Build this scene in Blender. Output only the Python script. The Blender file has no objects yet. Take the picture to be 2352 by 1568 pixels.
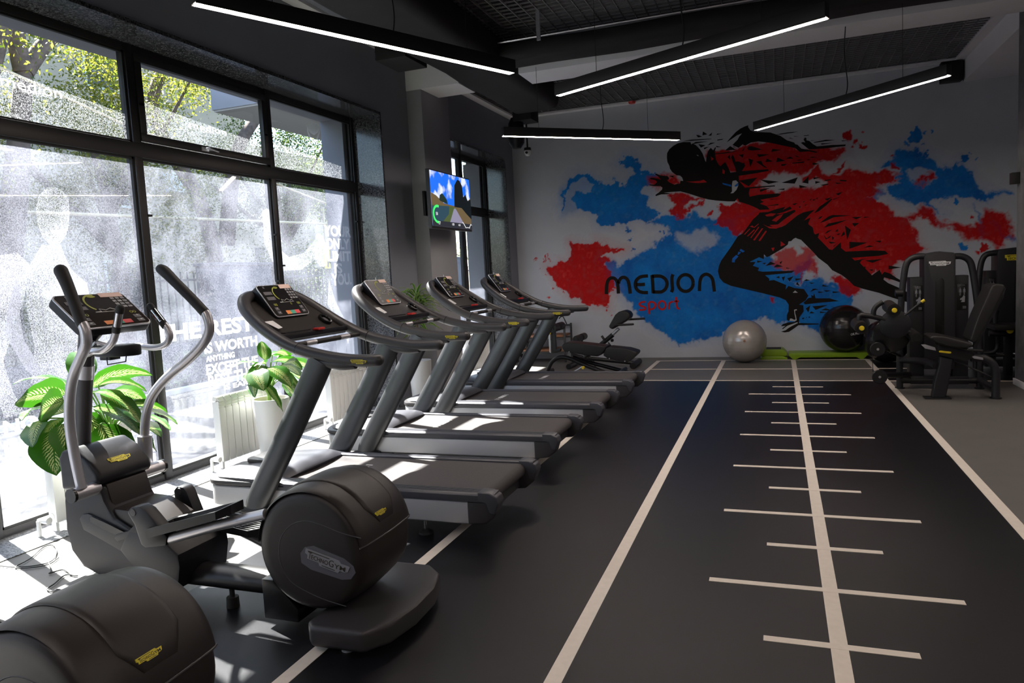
import bpy, bmesh, math, random
import numpy as np
from mathutils import Vector, Matrix, noise as mnoise
from mathutils.geometry import tessellate_polygon
random.seed(7); np.random.seed(7)
S = bpy.context.scene
PI = math.pi

# ---------------------------------------------------------------- camera
F = 1665.0; CX, CY = 1176.0, 784.0; EYE = 1.5
def _cam_dir(px, py): return np.array([px-CX, -(py-CY), -F])
def _n(v): return v/np.linalg.norm(v)
_dY = _n(_cam_dir(1785, 597)); _hx = _n(_cam_dir(-3350, 866))
_up = _n(np.cross(_hx, _dY)); _up = _up if _up[1] > 0 else -_up
_dX = np.cross(_dY, _up)
ROT = np.array([_dX, _dY, _up])
def at(px, py, X=None, Y=None, Z=None):
    """point of the room seen at a photo pixel, on the plane X=, Y= or Z= """
    d = ROT @ _cam_dir(px, py)
    t = X/d[0] if X is not None else (Y/d[1] if Y is not None else (Z-EYE)/d[2])
    return Vector((d[0]*t, d[1]*t, EYE+d[2]*t))
cam = bpy.data.cameras.new('camera'); cam.sensor_width = 36; cam.lens = F/2352*36
cam.clip_start = .05; cam.clip_end = 300
camo = bpy.data.objects.new('camera', cam); S.collection.objects.link(camo)
m = Matrix.Identity(4)
for i in range(3):
    for j in range(3): m[i][j] = ROT[i][j]
m[2][3] = EYE
camo.matrix_world = m; S.camera = camo

# ---------------------------------------------------------------- light
S.view_settings.view_transform = 'Standard'; S.view_settings.look = 'None'
S.view_settings.gamma = 1; S.view_settings.use_curve_mapping = False
S.view_settings.exposure = 0.8
w = bpy.data.worlds.new('sky'); S.world = w; w.use_nodes = True
nt = w.node_tree; nt.nodes.clear()
sky = nt.nodes.new('ShaderNodeTexSky'); sky.sky_type = 'NISHITA'; sky.sun_disc = False
sky.sun_elevation = math.radians(46.6); sky.sun_rotation = math.radians(290)
bg = nt.nodes.new('ShaderNodeBackground'); bg.inputs['Strength'].default_value = 0.42
out = nt.nodes.new('ShaderNodeOutputWorld')
nt.links.new(sky.outputs[0], bg.inputs[0]); nt.links.new(bg.outputs[0], out.inputs[0])
sl = bpy.data.lights.new('sun', 'SUN'); sl.energy = 34.0; sl.angle = math.radians(.6); sl.color = (1, .96, .9)
so = bpy.data.objects.new('sun', sl); S.collection.objects.link(so)
so.rotation_euler = Vector((0.937, -0.348, -1.058)).to_track_quat('-Z', 'Y').to_euler()
so.location = (-8, 6, 8)
S.cycles.max_bounces = 10; S.cycles.diffuse_bounces = 4; S.cycles.glossy_bounces = 4
S.cycles.transparent_max_bounces = 24; S.cycles.caustics_reflective = False; S.cycles.caustics_refractive = False
S.cycles.sample_clamp_indirect = 6; S.cycles.use_denoising = True

# ---------------------------------------------------------------- materials
def srgb(r, g, b):
    f = lambda c: (c/255/12.92) if c/255 <= .04045 else ((c/255+.055)/1.055)**2.4
    return (f(r), f(g), f(b))
def mat(name, col=(.5,.5,.5), rough=.5, metal=0, noise=0, nscale=20, bump=0, bscale=200, spec=.5, trans=0, coat=0, emit=None, estr=0):
    m = bpy.data.materials.new(name); m.use_nodes = True
    t = m.node_tree; b = t.nodes['Principled BSDF']
    b.inputs['Base Color'].default_value = (*col, 1); b.inputs['Roughness'].default_value = rough
    b.inputs['Metallic'].default_value = metal; b.inputs['Specular IOR Level'].default_value = spec
    b.inputs['Coat Weight'].default_value = coat
    if trans: b.inputs['Transmission Weight'].default_value = trans
    if emit: b.inputs['Emission Color'].default_value = (*emit, 1); b.inputs['Emission Strength'].default_value = estr
    tc = t.nodes.new('ShaderNodeTexCoord')
    if noise:
        n = t.nodes.new('ShaderNodeTexNoise'); n.inputs['Scale'].default_value = nscale; n.inputs['Detail'].default_value = 6
        t.links.new(tc.outputs['Object'], n.inputs['Vector'])
        r = t.nodes.new('ShaderNodeMapRange'); r.inputs['From Min'].default_value = .3; r.inputs['From Max'].default_value = .7
        r.inputs['To Min'].default_value = 1-noise; r.inputs['To Max'].default_value = 1+noise
        t.links.new(n.outputs['Fac'], r.inputs['Value'])
        mx = t.nodes.new('ShaderNodeMix'); mx.data_type = 'RGBA'; mx.blend_type = 'MULTIPLY'; mx.inputs['Factor'].default_value = 1
        mx.inputs['A'].default_value = (*col, 1); t.links.new(r.outputs[0], mx.inputs['B'])
        t.links.new(mx.outputs['Result'], b.inputs['Base Color'])
    if bump:
        n2 = t.nodes.new('ShaderNodeTexNoise'); n2.inputs['Scale'].default_value = bscale; n2.inputs['Detail'].default_value = 4
        t.links.new(tc.outputs['Object'], n2.inputs['Vector'])
        bp = t.nodes.new('ShaderNodeBump'); bp.inputs['Strength'].default_value = bump; bp.inputs['Distance'].default_value = .002
        t.links.new(n2.outputs['Fac'], bp.inputs['Height']); t.links.new(bp.outputs[0], b.inputs['Normal'])
    return m
M = {}
M['wall_paint'] = mat('wall_paint', (.545,.56,.61), .75, noise=.03, nscale=3, bump=.15, bscale=400, spec=.2)
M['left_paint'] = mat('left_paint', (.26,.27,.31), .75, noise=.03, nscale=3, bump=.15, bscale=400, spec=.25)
M['white_paint'] = mat('white_paint', (.84,.82,.83), .8, noise=.02, nscale=2)
M['black_paint'] = mat('black_paint', (.004,.004,.004), .9, spec=.05)
M['rubber_dark'] = mat('rubber_dark', (.0052,.0050,.0075), .33, noise=.25, nscale=3, bump=.3, bscale=700, spec=.28)
M['floor_grey'] = mat('floor_grey', (.135,.125,.118), .45, noise=.06, nscale=4, bump=.2, bscale=600)
M['line_cream'] = mat('line_cream', (.76,.68,.60), .6, noise=.04, nscale=30)
M['frame_metal'] = mat('frame_metal', (.028,.026,.027), .38, metal=.3)
M['frame_edge'] = mat('frame_edge', (.01,.01,.01), .6)
M['concrete'] = mat('concrete', (.17,.17,.175), .7, noise=.25, nscale=7, bump=.3, bscale=60)
M['duct'] = mat('duct', (.010,.009,.009), .75, noise=.3, nscale=4, bump=.5, bscale=12)
M['grid'] = mat('grid', (.20,.19,.19), .5)
M['lamp_body'] = mat('lamp_body', (.02,.018,.018), .5)
M['lamp_glow'] = mat('lamp_glow', (1,1,1), .5, emit=(1,.87,.78), estr=40)
M['cable'] = mat('cable', (.01,.01,.01), .6)
M['black_plastic'] = mat('black_plastic', (.010,.0098,.013), .38, bump=.2, bscale=900, spec=.35)
M['brown_plastic'] = mat('brown_plastic', (.024,.0195,.0185), .38, bump=.2, bscale=1200, spec=.38)
M['grey_plastic'] = mat('grey_plastic', (.045,.042,.045), .36, bump=.15, bscale=900, spec=.45)
M['deck_dark'] = mat('deck_dark', (.065,.065,.078), .4, bump=.1, bscale=800)
M['silver'] = mat('silver', (.58,.57,.60), .36, metal=.75)
M['silver_skirt'] = mat('silver_skirt', (.52,.52,.54), .42, metal=.35)
M['chrome'] = mat('chrome', (.8,.8,.8), .15, metal=1)
M['belt'] = mat('belt', (.085,.078,.080), .65, noise=.2, nscale=150, bump=.6, bscale=1500, spec=.2)
M['upright'] = mat('upright', (.075,.077,.082), .34, metal=.5)
M['screen'] = mat('screen', (.006,.0055,.006), .28, spec=.18)
M['white_print'] = mat('white_print', (.7,.7,.7), .5)
M['badge_yellow'] = mat('badge_yellow', (.72,.60,.03), .4)
M['badge_ink'] = mat('badge_ink', (.03,.02,.01), .5)
M['badge_white'] = mat('badge_white', (.75,.75,.75), .4)
M['badge_grey'] = mat('badge_grey', (.25,.25,.27), .45)
M['key_grey'] = mat('key_grey', (.10,.095,.11), .5)
M['key_orange'] = mat('key_orange', (.85,.25,.05), .5)
M['key_green'] = mat('key_green', (.06,.38,.27), .5)
M['key_red'] = mat('key_red', (.75,.06,.07), .5)
M['gauge'] = mat('gauge', (.35,.38,.04), .5)
M['label_paper'] = mat('label_paper', (.80,.58,.50), .6)
M['red_plastic'] = mat('red_plastic', (.62,.04,.03), .4)
M['grip_rubber'] = mat('grip_rubber', (.010,.009,.009), .6, bump=.4, bscale=500)
M['white_enamel'] = mat('white_enamel', (.78,.78,.76), .3)
M['pot_white'] = mat('pot_white', (.80,.79,.77), .3)
M['soil'] = mat('soil', (.10,.055,.03), .9, noise=.6, nscale=60)
M['green_plastic'] = mat('green_plastic', (.22,.36,.01), .4, noise=.05)
M['pad_black'] = mat('pad_black', (.010,.0085,.0085), .5, bump=.4, bscale=500)
M['frame_black'] = mat('frame_black', (.009,.0085,.0095), .4, bump=.1, bscale=900)
M['frame_anthracite'] = mat('frame_anthracite', (.011,.011,.013), .45, bump=.25, bscale=900)
M['yellow_plastic'] = mat('yellow_plastic', (.80,.60,.02), .4)
M['ball_silver'] = mat('ball_silver', (.50,.46,.43), .22, metal=.35, noise=.08, nscale=6)
M['ball_black'] = mat('ball_black', (.014,.012,.013), .2)
M['wood'] = mat('wood', (.25,.10,.04), .5, noise=.2, nscale=12)
M['rack_metal'] = mat('rack_metal', (.03,.03,.032), .5)
M['runner_black'] = mat('runner_black', (.012,.009,.008), .75, spec=.2)
M['mural_red'] = mat('mural_red', (.55,.018,.018), .75, noise=.12, nscale=9, spec=.2)
M['mural_blue'] = mat('mural_blue', (.012,.15,.60), .75, noise=.2, nscale=9, spec=.2)
M['mural_white'] = mat('mural_white', (.55,.55,.56), .75, spec=.2)
M['cup_black'] = mat('cup_black', (.01,.01,.01), .25)
M['tape_white'] = mat('tape_white', (.8,.8,.8), .5)

# speckled granite
def granite(name, lo, hi, rough):
    m = bpy.data.materials.new(name); m.use_nodes = True; t = m.node_tree; b = t.nodes['Principled BSDF']
    tc = t.nodes.new('ShaderNodeTexCoord'); v = t.nodes.new('ShaderNodeTexVoronoi'); v.inputs['Scale'].default_value = 130
    n = t.nodes.new('ShaderNodeTexNoise'); n.inputs['Scale'].default_value = 55; n.inputs['Detail'].default_value = 8
    t.links.new(tc.outputs['Object'], v.inputs['Vector']); t.links.new(tc.outputs['Object'], n.inputs['Vector'])
    a = t.nodes.new('ShaderNodeMath'); a.operation = 'MULTIPLY_ADD'
    sx = t.nodes.new('ShaderNodeSeparateColor'); t.links.new(v.outputs['Color'], sx.inputs[0])
    t.links.new(sx.outputs[0], a.inputs[0]); a.inputs[1].default_value = .45; t.links.new(n.outputs['Fac'], a.inputs[2])
    r = t.nodes.new('ShaderNodeValToRGB'); r.color_ramp.elements[0].position = .5; r.color_ramp.elements[1].position = .98
    r.color_ramp.elements[0].color = (*lo, 1); r.color_ramp.elements[1].color = (*hi, 1)
    t.links.new(a.outputs[0], r.inputs[0]); t.links.new(r.outputs[0], b.inputs['Base Color'])
    b.inputs['Roughness'].default_value = rough
    return m
M['granite'] = granite('granite', (.008,.008,.010), (.12,.12,.13), .13)
M['granite_sill'] = granite('granite_sill', (.10,.10,.11), (.50,.50,.52), .3)

def glassmat(name, tint=(.96,.98,.98), gloss=.12):
    m = bpy.data.materials.new(name); m.use_nodes = True; t = m.node_tree; t.nodes.clear()
    o = t.nodes.new('ShaderNodeOutputMaterial'); mx = t.nodes.new('ShaderNodeMixShader')
    tr = t.nodes.new('ShaderNodeBsdfTransparent'); tr.inputs[0].default_value = (*tint, 1)
    g = t.nodes.new('ShaderNodeBsdfGlossy'); g.inputs['Roughness'].default_value = .02
    fr = t.nodes.new('ShaderNodeLayerWeight'); fr.inputs[0].default_value = .5
    pw = t.nodes.new('ShaderNodeMath'); pw.operation = 'POWER'; t.links.new(fr.outputs['Facing'], pw.inputs[0]); pw.inputs[1].default_value = 5
    sc = t.nodes.new('ShaderNodeMath'); sc.operation = 'MULTIPLY_ADD'; t.links.new(pw.outputs[0], sc.inputs[0]); sc.inputs[1].default_value = .7; sc.inputs[2].default_value = .04
    t.links.new(sc.outputs[0], mx.inputs[0]); t.links.new(tr.outputs[0], mx.inputs[1]); t.links.new(g.outputs[0], mx.inputs[2])
    t.links.new(mx.outputs[0], o.inputs[0]); return m
M['glass'] = glassmat('glass')
def filmmat(name, base, var, scale=2.2, col=(.92,.93,1.0), speck=.1):
    """translucent printed window film: lets part of the light through, glows where the sun hits it"""
    m = bpy.data.materials.new(name); m.use_nodes = True; t = m.node_tree; t.nodes.clear()
    o = t.nodes.new('ShaderNodeOutputMaterial'); mx = t.nodes.new('ShaderNodeMixShader')
    tr = t.nodes.new('ShaderNodeBsdfTransparent'); tl = t.nodes.new('ShaderNodeBsdfTranslucent'); tl.inputs[0].default_value = (*col, 1)
    df = t.nodes.new('ShaderNodeBsdfDiffuse'); df.inputs[0].default_value = (.5,.5,.55,1)
    m2 = t.nodes.new('ShaderNodeMixShader'); m2.inputs[0].default_value = .25
    t.links.new(tl.outputs[0], m2.inputs[1]); t.links.new(df.outputs[0], m2.inputs[2])
    tc = t.nodes.new('ShaderNodeTexCoord')
    n = t.nodes.new('ShaderNodeTexNoise'); n.inputs['Scale'].default_value = scale; n.inputs['Detail'].default_value = 3
    n2 = t.nodes.new('ShaderNodeTexNoise'); n2.inputs['Scale'].default_value = 160; n2.inputs['Detail'].default_value = 3
    for q in (n, n2): t.links.new(tc.outputs['Object'], q.inputs['Vector'])
    r = t.nodes.new('ShaderNodeMapRange'); r.inputs['From Min'].default_value = .32; r.inputs['From Max'].default_value = .68
    r.inputs['To Min'].default_value = base-var; r.inputs['To Max'].default_value = base+var
    t.links.new(n.outputs['Fac'], r.inputs['Value'])
    r2 = t.nodes.new('ShaderNodeMapRange'); r2.inputs['From Min'].default_value = .35; r2.inputs['From Max'].default_value = .65
    r2.inputs['To Min'].default_value = -speck; r2.inputs['To Max'].default_value = speck
    t.links.new(n2.outputs['Fac'], r2.inputs['Value'])
    a = t.nodes.new('ShaderNodeMath'); a.operation = 'ADD'; a.use_clamp = True
    t.links.new(r.outputs[0], a.inputs[0]); t.links.new(r2.outputs[0], a.inputs[1])
    t.links.new(a.outputs[0], mx.inputs[0]); t.links.new(tr.outputs[0], mx.inputs[1]); t.links.new(m2.outputs[0], mx.inputs[2])
    t.links.new(mx.outputs[0], o.inputs[0]); return m
M['film'] = filmmat('film', .078, .04, speck=.035, col=(.80,.82,1.0))
M['film_light'] = filmmat('film_light', .055, .02, speck=.05)
M['film_dark'] = filmmat('film_dark', .45, .05, col=(.12,.12,.15), speck=.2)
M['film_text'] = filmmat('film_text', .45, .03, speck=.02)
M['film_upper'] = filmmat('film_upper', .05, .03)

# ---------------------------------------------------------------- mesh helpers
def T(loc=(0,0,0), rz=0): return Matrix.Translation(Vector(loc)) @ Matrix.Rotation(rz, 4, 'Z')
class B:
    def __init__(s): s.bm = bmesh.new()
    def _merge(s, b2):
        me = bpy.data.meshes.new('t'); b2.to_mesh(me); b2.free(); s.bm.from_mesh(me); bpy.data.meshes.remove(me); return s
    def _bev(s, b2, w, seg=2, ang=30):
        if w > 0:
            es = [e for e in b2.edges if len(e.link_faces) == 2 and e.calc_face_angle(0) > math.radians(ang)]
            bmesh.ops.bevel(b2, geom=es, offset=w, segments=seg, affect='EDGES', profile=.6, clamp_overlap=True)
    def box(s, x0, x1, y0, y1, z0, z1, bev=0, seg=2, mtx=None):
        b2 = bmesh.new(); bmesh.ops.create_cube(b2, size=1)
        for v in b2.verts: v.co = Vector(((x0+x1)/2+v.co.x*(x1-x0), (y0+y1)/2+v.co.y*(y1-y0), (z0+z1)/2+v.co.z*(z1-z0)))
        s._bev(b2, bev, seg)
        if mtx: b2.transform(mtx)
        return s._merge(b2)
    def prism(s, pts, axis, a, b, bev=0, seg=2, mtx=None, ang=30):
        b2 = bmesh.new()
        f = {'y': lambda p, q: (p[0], q, p[1]), 'x': lambda p, q: (q, p[0], p[1]), 'z': lambda p, q: (p[0], p[1], q)}[axis]
        va = [b2.verts.new(f(p, a)) for p in pts]; vb = [b2.verts.new(f(p, b)) for p in pts]; n = len(pts)
        b2.faces.new(va); b2.faces.new(vb[::-1])
        for i in range(n): b2.faces.new((va[i], vb[i], vb[(i+1)%n], va[(i+1)%n]))
        bmesh.ops.recalc_face_normals(b2, faces=b2.faces)
        s._bev(b2, bev, seg, ang)
        if mtx: b2.transform(mtx)
        return s._merge(b2)
    def tube(s, pts, r, seg=14, sm=0, oval=None, cap=True, round_cap=False):
        """pts: polyline (sm>0: catmull smoothed); r: radius or list; oval: (dir, factor) section squeezed along dir"""
        pts = [Vector(p) for p in pts]; rs = list(r) if isinstance(r, (list, tuple)) else [r]*len(pts)
        if sm and len(pts) > 2:
            q, qr = [], []
            for i in range(len(pts)-1):
                p0, p1, p2, p3 = pts[max(i-1,0)], pts[i], pts[i+1], pts[min(i+2,len(pts)-1)]
                for k in range(sm):
                    t = k/sm
                    q.append(.5*((2*p1)+(p2-p0)*t+(2*p0-5*p1+4*p2-p3)*t*t+(3*p1-p0-3*p2+p3)*t**3)); qr.append(rs[i]*(1-t)+rs[i+1]*t)
            q.append(pts[-1]); qr.append(rs[-1]); pts, rs = q, qr
        if round_cap:
            d0 = (pts[0]-pts[1]).normalized(); d1 = (pts[-1]-pts[-2]).normalized(); r0, r1 = rs[0], rs[-1]
            pre = [(pts[0]+d0*r0*math.sin(a), r0*math.cos(a)) for a in (1.45, 1.1, .7, .35)]
            post = [(pts[-1]+d1*r1*math.sin(a), r1*math.cos(a)) for a in (.35, .7, 1.1, 1.45)]
            pts = [p[0] for p in pre]+pts+[p[0] for p in post]; rs = [p[1] for p in pre]+rs+[p[1] for p in post]
        n = len(pts); rings = []
        tan = [(pts[min(i+1,n-1)]-pts[max(i-1,0)]).normalized() for i in range(n)]
        up = Vector((0,0,1)) if abs(tan[0].z) < .9 else Vector((0,1,0))
        u = tan[0].cross(up).normalized()
        for i in range(n):
            u = (u-tan[i]*u.dot(tan[i])).normalized(); v = tan[i].cross(u)
            ring = []
            for k in range(seg):
                a = 2*PI*k/seg; o = (u*math.cos(a)+v*math.sin(a))*rs[i]
                if oval: d = Vector(oval[0]).normalized(); o = o-d*o.dot(d)*(1-oval[1])
                ring.append(s.bm.verts.new(pts[i]+o))
            rings.append(ring)
        for i in range(n-1):
            for k in range(seg): s.bm.faces.new((rings[i][k], rings[i][(k+1)%seg], rings[i+1][(k+1)%seg], rings[i+1][k]))
        if cap: s.bm.faces.new(rings[0][::-1]); s.bm.faces.new(rings[-1])
        return s
    def lathe(s, prof, c=(0,0,0), axis='z', seg=32):
        """prof: [(r, h)] closed at ends if r==0"""
        c = Vector(c); rings = []
        ax = {'z': lambda r, a, h: Vector((r*math.cos(a), r*math.sin(a), h)), 'y': lambda r, a, h: Vector((r*math.cos(a), h, r*math.sin(a))),
              'x': lambda r, a, h: Vector((h, r*math.cos(a), r*math.sin(a)))}[axis]
        for (r, h) in prof:
            if r < 1e-6: rings.append([s.bm.verts.new(c+ax(0, 0, h))])
            else: rings.append([s.bm.verts.new(c+ax(r, 2*PI*k/seg, h)) for k in range(seg)])
        fs = []
        for A, C in zip(rings, rings[1:]):
            for k in range(seg):
                k2 = (k+1) % seg
                if len(A) == 1 and len(C) == 1: continue
                if len(A) == 1: fs.append(s.bm.faces.new((A[0], C[k], C[k2])))
                elif len(C) == 1: fs.append(s.bm.faces.new((A[k], C[0], A[k2])))
                else: fs.append(s.bm.faces.new((A[k], C[k], C[k2], A[k2])))
        bmesh.ops.recalc_face_normals(s.bm, faces=fs)
        return s
    def loft(s, rings, cap=True):
        R = [[s.bm.verts.new(Vector(p)) for p in r] for r in rings]; n = len(R[0]); fs = []
        for A, C in zip(R, R[1:]):
            for k in range(n): fs.append(s.bm.faces.new((A[k], A[(k+1)%n], C[(k+1)%n], C[k])))
        if cap: fs.append(s.bm.faces.new(R[0][::-1])); fs.append(s.bm.faces.new(R[-1]))
        bmesh.ops.recalc_face_normals(s.bm, faces=fs); return s
    def flat(s, pts):
        """flat outline, triangulated"""
        pts = [Vector(p) for p in pts]; vs = [s.bm.verts.new(p) for p in pts]
        for tri in tessellate_polygon([pts]):
            try: s.bm.faces.new([vs[i] for i in tri])
            except ValueError: pass
        return s
    def quads(s, grid):
        V = [[s.bm.verts.new(Vector(p)) for p in row] for row in grid]
        for i in range(len(V)-1):
            for j in range(len(V[0])-1): s.bm.faces.new((V[i][j], V[i+1][j], V[i+1][j+1], V[i][j+1]))
        return s
    def xf(s, mtx): s.bm.transform(mtx); return s
    def out(s, name, m, parent=None, label=None, ang=35, kind=None):
        me = bpy.data.meshes.new(name); s.bm.to_mesh(me); s.bm.free()
        for p in me.polygons: p.use_smooth = True
        me.set_sharp_from_angle(angle=math.radians(ang))
        me.materials.append(M[m] if isinstance(m, str) else m)
        o = bpy.data.objects.new(name, me); S.collection.objects.link(o)
        if parent is not None:
            o.parent = parent; me.transform(wm(parent).inverted())
        if label: o['label'] = label
        if kind: o['kind'] = kind
        return o
def wm(o):
    m = Matrix.LocRotScale(o.location, o.rotation_euler, o.scale)
    return wm(o.parent) @ m if o.parent else m
def tag(o, label, cat, group=None):
    o['label'] = label; o['category'] = cat
    if group: o['group'] = group
    return o
def thing(name, loc, label, cat, group=None, rz=0):
    o = bpy.data.objects.new(name, None); S.collection.objects.link(o)
    o.location = loc; o.rotation_euler = (0,0,rz); o.empty_display_size = .1
    return tag(o, label, cat, group)
def struct(o): o['kind'] = 'structure'; return o
def copy_tree(o, parent=None):
    c = o.copy(); S.collection.objects.link(c)
    if parent: c.parent = parent
    for ch in list(o.children): copy_tree(ch, c)
    return c
def lone(o, pivot=None):
    """give a one-mesh thing its origin at its base"""
    me = o.data; c = [v.co for v in me.vertices]
    p = pivot or Vector(((min(v.x for v in c)+max(v.x for v in c))/2, (min(v.y for v in c)+max(v.y for v in c))/2, min(v.z for v in c)))
    me.transform(Matrix.Translation(-Vector(p))); o.location = p; return o
_tc = {}
def text_polys(s, bold=0, shear=0, space=1.0, ext=0.0):
    """text as a mesh, width known: returns (verts, faces, width, height)"""
    k = (s, bold, shear, space)
    if k not in _tc:
        cu = bpy.data.curves.new('t', 'FONT'); cu.body = s; cu.offset = bold; cu.shear = shear; cu.space_character = space
        cu.resolution_u = 3; cu.fill_mode = 'FRONT'
        o = bpy.data.objects.new('t', cu); S.collection.objects.link(o); bpy.context.view_layer.update()
        dg = bpy.context.evaluated_depsgraph_get(); me = bpy.data.meshes.new_from_object(o.evaluated_get(dg))
        vs = [v.co.copy() for v in me.vertices]; fs = [tuple(p.vertices) for p in me.polygons]
        bpy.data.objects.remove(o); bpy.data.curves.remove(cu); bpy.data.meshes.remove(me)
        x0 = min(v.x for v in vs); y0 = min(v.y for v in vs); x1 = max(v.x for v in vs); y1 = max(v.y for v in vs)
        vs = [Vector((v.x-x0, v.y-y0, 0)) for v in vs]
        _tc[k] = (vs, fs, x1-x0, y1-y0)
    return _tc[k]
def text_on(b, s, o, u, v, width, height=None, bold=0, shear=0, space=1.0):
    """lay text with lower-left corner o along unit vectors u (reading) and v (up)"""
    vs, fs, tw, th = text_polys(s, bold, shear, space)
    o, u, v = Vector(o), Vector(u).normalized(), Vector(v).normalized()
    kx = width/tw; ky = (height/th) if height else kx
    V = [b.bm.verts.new(o+u*(p.x*kx)+v*(p.y*ky)) for p in vs]
    for f in fs:
        try: b.bm.faces.new([V[i] for i in f])
        except ValueError: pass
    return b
# ================================================================= room shell
XW, XG = -4.25, -4.6          # left wall face, window frame inner face
YB, ZC = 12.0, 4.15
# floor
FL = B(); FL.box(-4.26, 5.2, -5.0, 12.05, -.12, -.002)
fl = struct(FL.out('floor', 'floor_grey'))
def slab(x0, x1, y0, y1, m, name, z=.001, lab=None):
    b = B(); b.box(x0, x1, y0, y1, -.002, z); o = b.out(name, m, fl, label=lab); return o
slab(-2.8, 1.2, -5, 9.55, 'rubber_dark', 'running_track', .001, 'black rubber running track')
slab(1.2, 5.2, 9.55, 12.0, 'rubber_dark', 'mat_zone', .001, 'black rubber floor zone by the machines')
def line(x0, x1, y0, y1): b = B(); b.box(x0, x1, y0, y1, -.001, .0025 if y1-y0 > 1 else .0031); b.out('marking_line', 'line_cream', fl)
for x in (-1.8, -.8, .2, 1.2): line(x-.032, x+.032, -4.5, 11.58)
line(-4.2, -1.8, 9.525, 9.565)
for y in (9.545, 10.6, 11.56): line(-1.8, 5.0, y-.022, y+.022)
for k in range(-5, 13):
    y = 2.925+.5128*k; w_ = .53 if k % 2 else .277
    line(.2-w_, .2+w_, y-.021, y+.021)
# granite sill strip at the window foot
b = B(); b.box(-4.95, -4.235, -5, 12.0, -.12, .004); struct(b.out('trim_1', 'granite_sill'))
# left wall: with two openings (window 1: y<7.5, window 2: 9.3..11.6)
ZT1 = 3.42
b = B()
b.box(-4.95, XW, 7.5, 9.25, -.1, 5.0)
b.box(-4.95, XW, 11.58, 12.2, -.1, 5.0)
b.box(-4.95, XW, -5.2, 7.5, ZT1, 5.0)
b.box(-4.95, XW, 9.25, 11.58, ZT1, 5.0)
b.box(-4.95, XW, -5.2, -1.7, -.1, ZT1)
struct(b.out('wall_left', 'left_paint'))
# granite linings of the openings
def lining(y0, y1):
    b = B()
    b.box(-4.6, XW+.012, y0, y1, ZT1-.03, ZT1+.001)
    b.box(-4.6, XW+.012, y1-.03, y1+.001, 0, ZT1-.03)
    b.box(-4.6, XW+.012, y0-.001, y0+.03, 0, ZT1-.03)
    return b
struct(lining(-1.7, 7.52).out('trim_2', 'granite')); struct(lining(9.25, 11.6).out('trim_3', 'granite'))
# outer jamb, painted
b = B(); b.box(-4.95, -4.66, 7.36, 7.5, 0, 3.37); b.box(-4.95, -4.66, -5, 7.5, 3.37, 3.45); b.box(-4.95,-4.66,11.45,11.58,0,3.37); struct(b.out('trim_4', 'left_paint'))
# pilaster
b = B(); b.box(XW-.02, -4.05, 8.21, 9.0, 0, ZC+.02, .004); struct(b.out('wall_pilaster', mat('pilaster_paint', (.36,.36,.38), .75, noise=.03, nscale=3)))
# back wall
b = B(); b.box(-4.95, 5.4, YB, YB+.2, -.1, 5.0); struct(b.out('wall_back', 'wall_paint'))
b = B(); b.box(5.2, 5.4, -5.2, 12.2, -.1, 5.0); struct(b.out('wall_right', 'left_paint'))
b = B(); b.box(-4.95, 5.4, -5.4, -5.0, -.1, 5.0); struct(b.out('wall_front', 'wall_paint'))
# column on the right
b = B(); b.box(2.44, 3.3, 8.55, 9.33, 0, ZC, .004); co = struct(b.out('wall_column', 'concrete'))
b = B(); b.box(2.425, 3.31, 8.535, 9.345, 0, .07, .003); struct(b.out('baseboard_column', 'white_paint'))
b = B(); b.prism([(-4.25,0),(-4.25,.09),(5.2,.09),(5.2,0)], 'y', YB-.015, YB+.01); struct(b.out('baseboard_back', 'wall_paint'))
b = B(); b.box(XW, XW+.014, 7.52, 8.21, 0, .09); b.box(-4.05, -4.036, 8.2, 9.01, 0, .09); b.box(XW, -4.036, 8.196, 8.21, 0, .09); b.box(XW, XW+.014, 11.6, 12, 0, .09); struct(b.out('baseboard_left', 'left_paint'))
# ceiling: dark slab with open-cell grid, white margins and beams
b = B(); b.box(-4.95, 5.4, -5.2, 12.2, 5.0, 5.15); struct(b.out('ceiling', 'black_paint'))
b = B(); b.box(XW, -3.24, -5, 8.2, ZC, ZC+.03); struct(b.out('ceiling_plaster', 'left_paint'))
b = B(); b.box(XW, XW+.13, -5, 11.86, ZC-.03, ZC-.001); b.box(XW, 2.4, 11.86, 12, ZC-.03, ZC-.001)
b.box(2.36, 2.5, 8.75, 12, ZC-.03, ZC-.001); b.box(XW, 2.4, 8.7, 9.02, ZC-.03, ZC-.001); struct(b.out('trim_5', 'white_paint'))
b = B(); b.box(XW, -3.54, 8.2, 8.72, 3.8, 4.9, .006); b.box(-2.78, 5.2, 8.2, 8.72, 3.8, 4.9, .006); b.box(-3.56, -2.76, 8.22, 8.70, 4.16, 4.9); struct(b.out('ceiling_beam', 'white_paint'))
b = B(); b.box(2.48, 5.2, 8.72, 12, 3.84, 4.9, .006); struct(b.out('ceiling_soffit', 'white_paint'))
def grid_panel(x0, x1, y0, y1, name):
    b = B(); x = x0
    while x <= x1: b.box(x-.0045, x+.0045, y0, y1, ZC, ZC+.02); x += .125
    y = y0
    while y <= y1: b.box(x0, x1, y-.0035, y+.0035, ZC+.004, ZC+.018); y += .1
    return struct(b.out(name, 'grid'))
grid_panel(-4.12, 2.36, 9.02, 11.86, 'ceiling_grid_back')
grid_panel(-3.24, 5.2, 2.0, 8.15, 'ceiling_grid_front')

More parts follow.
